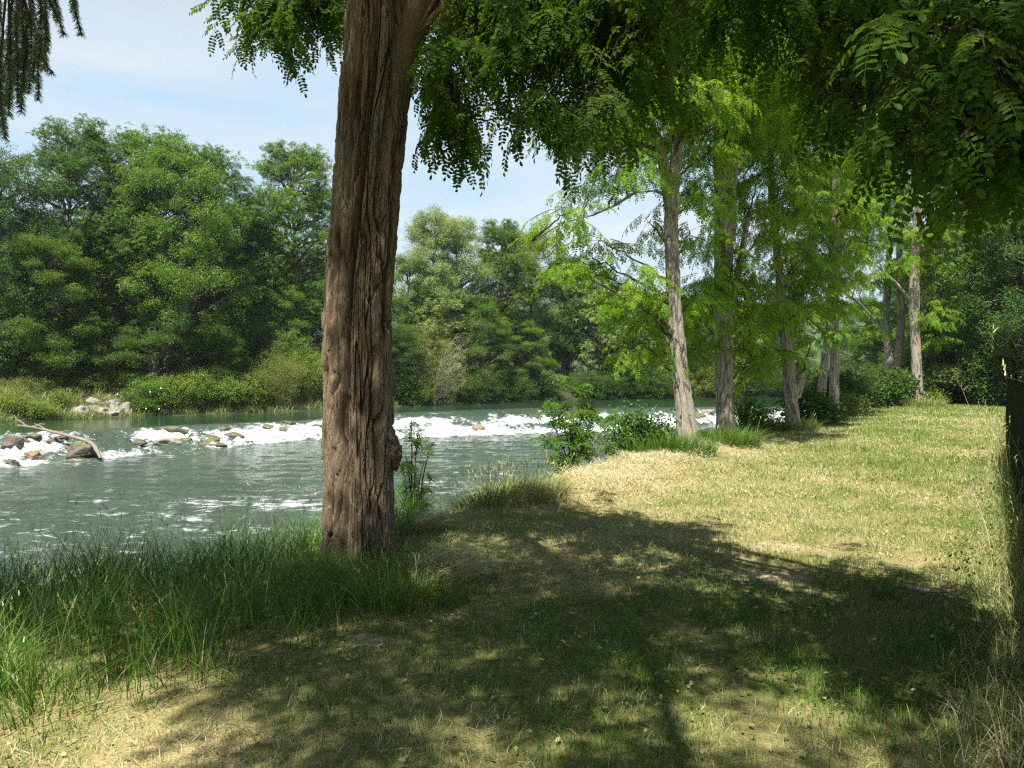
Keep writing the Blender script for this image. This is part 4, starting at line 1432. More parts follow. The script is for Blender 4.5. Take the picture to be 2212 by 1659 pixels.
def build_bare_willow(px, Y, H, R, label, seed, leafy):
    rg = np.random.default_rng(seed)
    p0 = P(px[0], px[1], Y)
    z = max(float(ground_z(p0[0], p0[1])), -1.0) if leafy else p0[2]
    root = thing("willow_tree" if leafy else "dead_branch", label, "tree" if leafy else "branch", (p0[0], p0[1], z - .2))
    g = Geo()
    tips = []
    for k in range(34 if leafy else 22):
        h0 = rg.uniform(.05, .55) * H
        a = rg.uniform(-.5, 1.2) if leafy else rg.uniform(-.6, .9)
        r = R * rg.uniform(.45, 1.05)
        e = np.array([math.cos(a) * r * (1 if not leafy or rg.uniform() < .72 else -.8), math.sin(a) * r * -.6, h0 + H * rg.uniform(.12, .42)])
        o3 = (0, 0, h0 * .5) if leafy else (rg.normal() * .5 - .6, rg.normal() * .3, h0 * .9)
        pt = bez(o3, (e[0] * .4, e[1] * .4, h0 + .5), e, 8)
        V, F = tube(pt, np.linspace(.022, .006, 8), 4)
        g.add(V, F, .7)
        for j in range(12):
            q = pt[rg.integers(2, 7)]
            t = q + np.array([np.sign(e[0]) * rg.uniform(.3, 1.1), rg.normal() * .3, rg.uniform(-.1, .7)]) * .9
            V, F = limb(q, t, .008, .004, .2, 5, .3, k * 20 + j, 3)
            g.add(V, F, .8)
            tips.append(t)
    if leafy:
        V, F = tube(bez((0, 0, -.3), (.1, 0, H * .3), (-.5, 0, H * .62), 12), np.linspace(.12, .02, 12), 8)
        g.add(V, F, .6)
    g.obj("branches", M_DEAD, root)
    if leafy:
        tips = np.array(tips)
        f = Geo()
        u = rg.normal(size=(1100, 3)) * [R * .5, R * .4, H * .27] + [-.5, -.2, H * .45]
        u = u[u[:, 2] > .1]
        pp = np.concatenate([tips[::3] + rg.normal(size=(len(tips[::3]), 3)) * .2, u])
        scatter_sprays(f, TUFT['narrow'], pp, rg, (-.2, .6), (.7, 1.05), .2)
        f.obj("foliage", [M_WILLOW, M_FARBARK], root)


def sapling(label, base, stems, tpls, mat, seed, name="ash_sapling", per=8, sc=.8, group=None, bare=.3):
    """a young tree of a few thin stems carrying compound leaves; stems: list of tip offsets"""
    rg = np.random.default_rng(seed)
    root = thing(name, label, "sapling", base, group)
    f = Geo()
    for k, tip in enumerate(stems):
        tip = np.asarray(tip, float)
        p = bez((rg.normal() * .04, rg.normal() * .04, -.1), (tip[0] * .25, tip[1] * .25, tip[2] * .6), tip, 10)
        g = Geo()
        V, F = tube(p, np.linspace(.013, .004, 10), 6)
        g.add(V, F, .6)
        g.obj("stem", M_TWIG, root)
        n = int(per * max(.5, tip[2]))
        u = rg.uniform(bare, 1, n) * 9
        i = np.minimum(u.astype(int), 8)
        pos = p[i] + (p[i + 1] - p[i]) * (u - i)[:, None]
        scatter_sprays(f, tpls, pos, rg, (-.55, .35), (sc * .7, sc * 1.1), .2)
    f.obj("foliage", [mat, M_TWIG], root)
    return root


def build_near_plants():
    ASH = [spray(700 + i, tl=.22, n=5, L=.27, pairs=5, ll=.075, lw=.032, near=True, droop=.5) for i in range(5)]
    b = P(1238, 1003, 13.4)
    b[2] = float(ground_z(b[0], b[1]))
    base_drop = P(1238, 1000, 13.4)[2] - b[2]
    hz = lambda y, Y: P(1238, y, Y)[2] - b[2]
    sapling("tall leafy ash sapling standing against the white water, right of the grass tuft", b,
            [(-.05, 0, hz(800, 13.4)), (-.55, .2, hz(880, 13.4)), (.32, .2, hz(830, 13.4)), (-.62, -.1, hz(930, 13.4)), (.45, -.15, hz(900, 13.4)), (-.3, .15, hz(850, 13.4)), (.1, -.2, hz(850, 13.4))], ASH, M_SAPLING, 71, per=9, sc=1.0, bare=.12)
    b = P(1330, 1000, 14.4)
    b[2] = float(ground_z(b[0], b[1]))
    hz2 = lambda y: P(1330, y, 14.4)[2] - b[2]
    sapling("shorter ash sapling between the tall sapling and the dark round-leaved shrub", b, [(0, 0, hz2(885)), (-.2, .1, hz2(940)), (.15, 0, hz2(950)), (-.3, 0, hz2(975)), (.28, 0, hz2(965))], ASH, M_SAPLING, 72, per=12, sc=.8, bare=.1)
    b = P(893, 1075, 8.9)
    b[2] = float(ground_z(b[0], b[1]))
    hz3 = lambda y: P(893, y, 8.9)[2] - b[2]
    sapling("thin ash sapling by the water just right of the big trunk's burl", b, [(-.02, 0, hz3(905)), (.22, .05, hz3(955)), (-.1, .1, hz3(985)), (.12, -.05, hz3(1000)), (.04, .1, hz3(930))], ASH, M_SAPLING, 73, per=12, sc=.5, bare=.15)
    # dark round-leaved shrub
    b = P(1378, 985, 15.0)
    z = float(ground_z(b[0], b[1]))
    shrub("dogwood_shrub", "dark round-leaved shrub silhouetted against the rapids, left of the slender robinia", "shrub", (b[0], b[1], z - .05), (.55, .4, P(1378, 878, 15)[2] - z), 330, 'smallleaf', M_SHADELEAF, 74, None, 8, (.9, 1.3), (-.2, .8), .6)
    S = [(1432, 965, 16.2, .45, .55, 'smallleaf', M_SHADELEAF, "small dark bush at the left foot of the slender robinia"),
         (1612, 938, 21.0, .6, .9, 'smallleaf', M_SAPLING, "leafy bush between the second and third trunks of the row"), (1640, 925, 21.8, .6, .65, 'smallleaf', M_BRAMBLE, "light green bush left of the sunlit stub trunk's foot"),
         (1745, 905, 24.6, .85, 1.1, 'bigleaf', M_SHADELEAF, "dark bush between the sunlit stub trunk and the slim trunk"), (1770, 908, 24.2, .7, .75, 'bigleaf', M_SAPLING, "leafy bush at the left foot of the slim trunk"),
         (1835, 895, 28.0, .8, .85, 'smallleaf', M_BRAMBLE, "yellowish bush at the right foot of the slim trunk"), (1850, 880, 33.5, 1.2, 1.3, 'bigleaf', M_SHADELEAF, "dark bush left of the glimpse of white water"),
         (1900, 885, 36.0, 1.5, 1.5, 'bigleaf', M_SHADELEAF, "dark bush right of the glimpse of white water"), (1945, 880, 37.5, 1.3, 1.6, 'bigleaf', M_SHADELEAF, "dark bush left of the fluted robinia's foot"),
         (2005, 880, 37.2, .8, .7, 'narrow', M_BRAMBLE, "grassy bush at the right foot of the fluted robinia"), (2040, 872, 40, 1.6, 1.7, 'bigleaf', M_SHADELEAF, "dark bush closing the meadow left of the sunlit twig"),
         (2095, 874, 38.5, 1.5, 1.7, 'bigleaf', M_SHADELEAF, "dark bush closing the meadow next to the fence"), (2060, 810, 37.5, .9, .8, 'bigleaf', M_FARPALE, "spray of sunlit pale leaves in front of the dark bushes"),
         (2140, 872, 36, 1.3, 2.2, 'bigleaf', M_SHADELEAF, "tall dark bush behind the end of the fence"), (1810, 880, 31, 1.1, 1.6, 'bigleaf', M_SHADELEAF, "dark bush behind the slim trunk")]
    for i, (x, y, Y, w, h, k, m, lab) in enumerate(S):
        p = P(x, y, Y)
        z = float(ground_z(p[0], p[1])) if y > 850 else p[2] - h * .5
        n = int((420 if k == 'smallleaf' else 240 if k == 'bigleaf' else 200) * w * max(h, .6))
        shrub("bank_bush", lab, "bush", (p[0], p[1], z - .08), (w, w * .8, h * 1.1), n, k, m, 600 + i, "bushes under the riverside row", 6, (.8, 1.2), (-.2, .7), .5)


# ------------------------------------------------------------------ spruce hanging in from the left
def build_spruce():
    rg = np.random.default_rng(5)
    root = thing("spruce_tree", "spruce whose drooping needled twigs hang into the upper left corner", "tree", (0, 0, 0))
    tr = [(-4.3, 3.3, -.1, .24), (-4.3, 3.3, 2, .21), (-4.25, 3.3, 5, .16), (-4.2, 3.3, 9, .08)]
    V, F, var = bark_surface(tr, 40, 60, .012, 14, None, None, 4.0, .1, .04)
    g = Geo()
    g.add(V, F, var)
    g.obj("trunk", M_BARK, root, True)
    boughs = [[(-4.25, 3.3, 4.0), (-3.4, 3.2, 3.95), (-2.6, 3.1, 3.6), (-1.75, 3.05, 3.25)], [(-4.25, 3.3, 4.6), (-3.3, 3.4, 4.4), (-2.3, 3.3, 3.9), (-1.5, 3.2, 3.35)], [(-4.25, 3.3, 3.9), (-3.3, 3.0, 3.8), (-2.5, 2.95, 3.5), (-1.85, 2.95, 3.2)]]
    br, need = Geo(), Geo()
    nodes = []
    for b in boughs:
        b = np.array(b)
        t = np.linspace(0, 1, 20)
        p = np.stack([np.interp(t, np.linspace(0, 1, 4), b[:, q]) for q in range(3)], 1)
        V, F = tube(p, np.linspace(.035, .006, 20), 6)
        g = Geo()
        g.add(V, F, .6)
        g.obj("bough", M_TWIG, root)
        nodes.append(p)
    nodes = np.concatenate(nodes)
    # twigs: (x top, y top, x tip, y tip) in picture units at about 3 m
    T = [(45, -60, 28, 180), (30, -80, 12, 230), (52, -60, 55, 150), (70, -60, 62, 200), (88, -60, 84, 130), (105, -40, 103, 96), (100, -10, 138, 75), (155, -70, 176, 75), (150, -60, 160, 20), (75, 60, 82, 215), (60, 100, 46, 245), (90, 90, 112, 160),
         (20, 60, 24, 190), (5, 80, 8, 280), (0, 0, -3, 230), (-12, 40, -8, 290), (70, 20, 38, 140), (110, -60, 128, 40), (35, 20, 40, 220), (-20, -40, -18, 260), (2, 130, 12, 300), (56, 20, 50, 190), (84, 60, 72, 175), (16, 120, 18, 250), (92, 20, 95, 150)]
    nL = .022
    for k, (x0, y0, x1, y1) in enumerate(T):
        Y = 3.05 + rg.uniform(-.16, .16)
        a, b = P(x0, y0, Y), P(x1, y1, Y + rg.uniform(-.05, .05))
        c = (a + b) / 2 + [(x0 - x1) * .0004 + rg.normal() * .01, rg.normal() * .01, .02]
        p = bez(a, c, b, 12)
        V, F = tube(p, np.linspace(.0035, .0016, 12), 4)
        need.add(V, F, .5, 1)
        q = nodes[np.argmin(np.linalg.norm(nodes - a, axis=1))]
        V, F = limb(q, a, .008, .0035, .3, 6, .08, k, 4)
        need.add(V, F, .5, 1)
        L = np.linalg.norm(np.diff(p, axis=0), axis=1).sum()
        n = int(L * 2600)
        u = np.sort(rg.uniform(0, 1, n)) * 11
        i = np.minimum(u.astype(int), 10)
        q = p[i] + (p[i + 1] - p[i]) * (u - i)[:, None]
        T_ = (p[-1] - p[0]) / np.linalg.norm(p[-1] - p[0])
        az = rg.uniform(0, 2 * np.pi, n)
        rad = np.stack([np.cos(az), np.sin(az), np.zeros(n)], 1)
        d = rad * rg.uniform(.6, .95, n)[:, None] + T_ * rg.uniform(.45, .9, n)[:, None]
        d /= np.linalg.norm(d, axis=1)[:, None]
        l = nL * rg.uniform(.8, 1.15, n)
        side = np.cross(d, rg.normal(size=(n, 3)))
        side /= np.linalg.norm(side, axis=1)[:, None]
        w = .0013
        V = np.stack([q - side * w, q + side * w, q + d * l[:, None] + side * w * .5, q + d * l[:, None] - side * w * .5], 1)
        F = np.arange(4 * n).reshape(n, 4)
        need.add(V.reshape(-1, 3), F, np.repeat(np.clip(.5 + rg.normal(0, .22, n), 0, 1), 4), 0)
    need.obj("needles", [M_NEEDLE, M_TWIG], root)


# ------------------------------------------------------------------ rocks, log
def rock_mesh(seed, n=26):
    rg = np.random.default_rng(seed)
    th, ph = np.meshgrid(np.linspace(0, 2 * np.pi, n * 2, endpoint=False), np.linspace(.03, np.pi - .03, n))
    d = np.stack([np.sin(ph) * np.cos(th), np.sin(ph) * np.sin(th), np.cos(ph)], -1).reshape(-1, 3)
    r = np.ones(len(d)) * 1.15
    for k in range(15):                       # cut by planes for an angular stone
        nn = rg.normal(size=3)
        nn /= np.linalg.norm(nn)
        h = rg.uniform(.58, .95)
        dd = d @ nn
        r = np.where(dd > .05, np.minimum(r, h / np.maximum(dd, .05)), r)
    r = r * (1 + .16 * fbm(d[:, 0] * 2 + seed, d[:, 1] * 2, d[:, 2] * 2, 5))
    V = d * r[:, None]
    i, j = np.meshgrid(np.arange(n - 1), np.arange(n * 2), indexing='ij')
    m = n * 2
    F = np.stack([i * m + j, (i + 1) * m + j, (i + 1) * m + (j + 1) % m, i * m + (j + 1) % m], -1).reshape(-1, 4)
    return V, F


def rock(label, c, size, mat, seed, group, rz=0.0):
    V, F = rock_mesh(seed)
    V = V * size
    R = rots([rz], [0])[0]
    g = Geo()
    g.add(V @ R.T, F, .5)
    o = g.obj("boulder", mat, None, True)
    o.location = tuple(float(x) for x in c)
    return tag(o, label, "rock", group)


def water_hit(x, y, lo=12, hi=90):
    """first point of the river surface along the ray of picture position (x, y)"""
    d = ray(x, y)
    t = np.linspace(lo, hi, 1500)
    q = CAMP + t[:, None] * d
    z, _, _ = river_z(q[:, 0], q[:, 1])
    k = np.argmax(q[:, 2] < z)
    return q[k] if q[k, 2] < z[k] else G(x, y, -1.5)


def build_rocks():
    g1 = "boulders in the rapids"
    W = [(165, 985, 88, 34, M_ROCK, "largest brown boulder in the rapids, under the end of the driftwood log"), (62, 990, 50, 24, M_ROCKRED, "flat reddish boulder in the rapids left of the largest boulder"), (16, 1004, 34, 18, M_ROCK, "dark boulder at the left picture edge at the foot of the rapids"),
         (14, 966, 52, 28, M_ROCK, "mossy boulder at the left picture edge above the reddish one"), (66, 945, 40, 12, M_ROCK, "flat rock just under the upper end of the driftwood log"), (55, 957, 26, 11, M_ROCK, "small mossy rock between the log and the mossy edge boulder"), (108, 958, 40, 16, M_ROCK, "olive mossy rock left of the driftwood log's middle"), (143, 968, 32, 14, M_ROCK, "grey wet rock above the largest boulder's left end"), (156, 978, 22, 9, M_ROCK, "small dark stone beside the reddish boulder"),
         (120, 944, 40, 10, M_ROCKPALE, "pale rock tucked beneath the log"),
         (445, 965, 92, 18, M_ROCK, "long flat rock at the foot of the rapids in the middle"), (448, 953, 50, 14, M_ROCK, "dark rock lying on top of the long flat rock"), (395, 953, 40, 10, M_ROCK, "low rock left of the pair of flat rocks"), (360, 962, 60, 20, M_ROCKPALE, "pale water-washed rock in the foam"), (298, 960, 40, 14, M_ROCK, "grey rock half under the foam, right of the log"),
         (365, 935, 90, 16, M_ROCK, "broad brown rock under a thin sheet of water at the crest"), (505, 945, 50, 14, M_ROCK, "dark rock below the crest, right of the pair"), (530, 958, 30, 9, M_ROCK, "small low rock at the foam's lower edge"), (478, 930, 30, 10, M_ROCK, "small dark rock at the crest near the upright stick"),
         (575, 926, 34, 14, M_ROCK, "upright rock at the crest near the big trunk"), (605, 930, 28, 12, M_ROCK, "brown rock right of the upright crest rock"), (622, 917, 40, 10, M_ROCK, "mossy flat rock on the crest near the big trunk"), (683, 922, 24, 8, M_ROCK, "low dark rock at the big trunk's left edge"),
         (1036, 927, 30, 15, M_ROCKRED, "single brown pointed rock in the foam right of the big trunk"), (1505, 902, 44, 16, M_ROCK, "dark rocks island seen between the two nearest row trunks"), (1530, 893, 40, 12, M_ROCKPALE, "pale rock in the foam between the two nearest row trunks"), (1630, 897, 46, 9, M_ROCK, "flat rock in the foam left of the sunlit stub trunk"), (1480, 907, 24, 9, M_ROCK, "small rock right beside the slender robinia trunk"),
         (930, 1055, 18, 8, M_ROCK, "small dark stone in the shallows right of the big trunk"), (895, 1040, 16, 6, M_ROCK, "smaller dark stone farther out in the shallows")]
    for i, (x, y, w, h, m, lab) in enumerate(W):
        p = water_hit(x, y)
        k = p[1] / F_PX
        hh = h * k
        rock(lab, (p[0], p[1] + .25 * w * k, p[2] + hh * .16), np.array([w * k * .48, w * k * .36, hh * .62]), m, 800 + i, g1, rng.uniform(-.4, .4))
    g2 = "rocks piled on the opposite bank"
    B = [(165, 862, 38, 14, "flat slab at the top of the rock pile"), (148, 868, 34, 10, "pale slab just under the top slab"), (188, 874, 42, 22, "block right of the slabs in the rock pile"), (225, 868, 40, 13, "upper right slab of the rock pile"), (172, 893, 44, 26, "large lower left block of the rock pile"), (205, 890, 52, 26, "large lower middle block of the rock pile"), (228, 880, 48, 22, "rounded upper middle block of the rock pile"),
         (243, 893, 38, 20, "low right block of the rock pile"), (270, 888, 34, 34, "tall block at the right end of the rock pile"), (258, 882, 24, 20, "narrow block beside the tall right-end block"), (84, 868, 40, 22, "grey rock among the grass left of the rock pile"), (98, 897, 40, 12, "pale flat rock at the waterline left of the pile"), (15, 908, 32, 9, "pale flat stone at the waterline at the left picture edge"), (135, 899, 24, 6, "small pale stone at the waterline under the pile"), (50, 893, 34, 14, "half buried rock under the bramble at left")]
    for i, (x, y, w, h, lab) in enumerate(B):
        Y = 43.0 + (x / 300) * 3.6 + (900 - y) * .055
        p = P(x, y, Y)
        k = Y / F_PX
        rock(lab, (p[0], p[1] + .2, p[2] + 0 * h), np.array([w * k * .66, w * k * .5, h * k * .78]), M_ROCKPALE, 840 + i, g2, rng.uniform(-.3, .3))


def build_log():
    root = thing("driftwood_log", "bleached driftwood log lying slantwise across the rapids with its end bent down", "log", (0, 0, 0))
    pts = [P(38, 919, 33.6), P(80, 924, 33.3), P(120, 934, 32.7), P(160, 944, 32.0), P(190, 953, 31.5), P(203, 962, 31.2), P(211, 976, 30.9), P(217, 990, 30.6)]
    t = np.linspace(0, 1, 40)
    p = np.stack([np.interp(t, np.linspace(0, 1, 8), np.array(pts)[:, q]) for q in range(3)], 1)
    for _ in range(2):
        p[1:-1] = (p[:-2] + 2 * p[1:-1] + p[2:]) / 4
    r = np.interp(t, [0, .3, .7, .85, 1], [.04, .06, .085, .07, .035])
    V, F = tube(p, r, 14)
    c = np.repeat(p, 14, 0)
    V = c + (V - c) * (1 + .18 * fbm(V[:, 0] * 5, V[:, 1] * 5, V[:, 2] * 2, 3))[:, None]
    g = Geo()
    g.add(V, F, .8)
    g.obj("trunk", M_LOG, root, True)
    for (a, b, r0) in (((70, 923, 33.4), (98, 916, 33.6), .05), ((60, 922, 33.5), (34, 908, 33.6), .05), ((95, 927, 33.1), (74, 915, 33.2), .04), ((185, 951, 31.6), (208, 951, 31.4), .06), ((125, 935, 32.6), (148, 931, 32.7), .03)):
        V, F = limb(P(*a), P(*b), r0, .02, .3, 8, .2, int(a[0]), 7)
        g = Geo()
        g.add(V, F, .8)
        g.obj("branch_stub", M_LOG, root, True)
    # a thin stick stuck in the rapids
    g = Geo()
    V, F = limb(P(476, 946, 42.0), P(483, 914, 42.0), .035, .015, .0, 8, .15, 3, 6)
    g.add(V, F, .8)
    V, F = limb(P(481, 928, 42.0), P(487, 920, 42.0), .02, .012, .0, 4, .1, 4, 5)
    g.add(V, F, .8)
    tag(g.obj("upright_stick", M_DEAD), "thin bare stick standing upright in the rapids", "stick")
    g = Geo()
    q = [G(1960, 1276), G(1995, 1284), G(2030, 1288), G(2062, 1284)]
    V, F = tube(np.array(q) + [0, 0, .03], [.012, .018, .016, .009], 7)
    g.add(V, F, .8)
    tag(g.obj("fallen_stick", M_DEAD), "pale fallen stick lying on the dry grass near the fence", "stick")
    # driftwood roots at the far bank right of the trunk
    g = Geo()
    b = P(893, 872, 61.5)
    rg = np.random.default_rng(4)
    for k in range(9):
        e = b + np.array([rg.uniform(-.8, 1.3), rg.normal() * .3, rg.uniform(.2, 1.4)])
        V, F = limb(b + [0, 0, -.1], e, .06, .02, .3, 7, .3, k, 5)
        g.add(V, F, .8)
    tag(g.obj("driftwood_snag", M_DEAD), "pale tangled driftwood snag at the far waterline right of the big trunk", "driftwood")


# ------------------------------------------------------------------ fence on the right
def build_fence():
    root = thing("garden_fence", "dark green netted wire fence running along the right edge of the meadow", "fence", (0, 0, 0))
    mt, nt, out = nodes_of("fence_net")
    co = coords(nt, 'Object')
    n = noise(nt, 130, 2, .5, co)
    col = ramp(nt, noise(nt, 6, 4, .6, co), [(.3, (.006, .012, .007)), (.7, (.013, .024, .013))])
    p = N(nt, "BsdfPrincipled")
    p.inputs['Roughness'].default_value = 1.0
    p.inputs['Specular IOR Level'].default_value = .03
    nt.links.new(col, p.inputs['Base Color'])
    tr = N(nt, "BsdfTransparent")
    mx = N(nt, "MixShader")
    nt.links.new(ramp(nt, n, [(.655, (0, 0, 0)), (.67, (1, 1, 1))]), mx.inputs[0])
    nt.links.new(p.outputs[0], mx.inputs[1])
    nt.links.new(tr.outputs[0], mx.inputs[2])
    nt.links.new(mx.outputs[0], out.inputs['Surface'])
    mp, nt, out = nodes_of("fence_paint")
    p = N(nt, "BsdfPrincipled")
    p.inputs['Base Color'].default_value = (.006, .026, .022, 1)
    p.inputs['Roughness'].default_value = .4
    nt.links.new(p.outputs[0], out.inputs['Surface'])
    A, B = np.array([8.55, 13.9]), np.array([2.15, 3.0])
    L = np.linalg.norm(B - A)
    d = (B - A) / L
    nn = np.array([-d[1], d[0]])
    # two crossing sheets of netting drawn over the wire
    s, h = np.linspace(0, L, 260), np.linspace(0, 1, 40)
    S, Hh = np.meshgrid(s, h)
    top = 1.52 + .05 * np.sin(S * 2.1) + .05 * fbm(S * 1.6, 0, 2, 2)
    off = .014 * fbm(S * 1.5, Hh * 3, 1, 3)
    X, Y = A[0] + d[0] * S + nn[0] * off, A[1] + d[1] * S + nn[1] * off
    Z = -.02 + Hh * top
    m = len(s)
    i, j = np.meshgrid(np.arange(39), np.arange(m - 1), indexing='ij')
    F = np.stack([i * m + j, i * m + j + 1, (i + 1) * m + j + 1, (i + 1) * m + j], -1).reshape(-1, 4)
    g = Geo()
    g.add(np.stack([X, Y, Z], -1), F, .5)
    g.add(np.stack([X + nn[0] * .03, Y + nn[1] * .03, Z * .995], -1), F, .5)
    # end return of the net
    E = np.stack([A[0] + .9 * np.linspace(0, 1, 10)[None, :] + 0 * h[:, None], A[1] + .25 * np.linspace(0, 1, 10)[None, :] + 0 * h[:, None], -.02 + h[:, None] * (1.5 + .04 * np.linspace(0, 1, 10)[None, :])], -1)
    i, j = np.meshgrid(np.arange(39), np.arange(9), indexing='ij')
    F2 = np.stack([i * 10 + j, i * 10 + j + 1, (i + 1) * 10 + j + 1, (i + 1) * 10 + j], -1).reshape(-1, 4)
    g.add(E, F2, .5)
    g.obj("net", mt, root, True)
    for k in range(4):
        q = A + d * (L * k / 3) + nn * .07
        g = Geo()
        V, F = tube([(q[0], q[1], -.3), (q[0], q[1], .8), (q[0], q[1], 1.50), (q[0], q[1], 1.52)], [.028, .028, .028, .012], 10)
        g.add(V, F, .5)
        g.obj("post", mp, root, True)
    for z in (.15, .8, 1.5):
        g = Geo()
        V, F = tube([(A[0] + nn[0] * -.035, A[1] + nn[1] * -.035, z), (B[0] + nn[0] * -.035, B[1] + nn[1] * -.035, z)], .004, 5)
        g.add(V, F, .5)
        g.obj("wire", mp, root, True)
    return A, d, L, nn


# ------------------------------------------------------------------ grass
def blades(geo, P0, h, w, lean, az, var, segs=2, curl=1.0):
    """N curved blades; lean = horizontal reach / height"""
    n = len(P0)
    t = np.linspace(0, 1, segs + 1)
    d = np.stack([np.cos(az), np.sin(az), np.zeros(n)], 1)
    face = az + np.pi / 2 + np.random.default_rng(n).uniform(-1.2, 1.2, n)
    sd = np.stack([np.cos(face), np.sin(face), np.zeros(n)], 1)
    zt = np.sin(np.clip(t[None] * (1 + .35 * curl * np.clip(lean, 0, 2)[:, None]), 0, 2.2) * 1.0)
    zt = np.where(lean[:, None] > .02, t[None] - .38 * np.clip(lean, 0, 1.6)[:, None] * curl * t[None] ** 2.4, t[None])
    C = P0[:, None] + d[:, None] * (lean * h)[:, None, None] * (t[None] ** 1.7)[..., None] + np.array([0, 0, 1.0]) * (h[:, None] * zt)[..., None]
    wd = w[:, None] * (1 - t[None] ** 1.6 * .9)
    Lf, Rt = C - sd[:, None] * wd[..., None] * .5, C + sd[:, None] * wd[..., None] * .5
    V = np.concatenate([Lf[:, :-1], Rt[:, :-1], C[:, -1:]], 1)
    k = 2 * segs + 1
    base = (np.arange(n) * k)[:, None]
    quads = np.concatenate([base + np.array([[i, segs + i, segs + i + 1, i + 1]]) for i in range(segs - 1)]) if segs > 1 else np.zeros((0, 4), int)
    tri = base + np.array([[segs - 1, 2 * segs - 1, 2 * segs]])
    geo.add(V.reshape(-1, 3), [(quads, 0), (tri, 0)], np.repeat(np.clip(var, 0, 1), k))


def tall_edge(X):
    return np.interp(X, [-9, -6, -2.35, -1.75, -1.35, -.85, -.5, -.3, -.05, .2], [2.1, 2.4, 3.2, 3.7, 4.4, 5.05, 5.7, 80, 80, 80])


def in_view(X, Y, m=.35):
    return np.abs(X) < .655 * Y + m


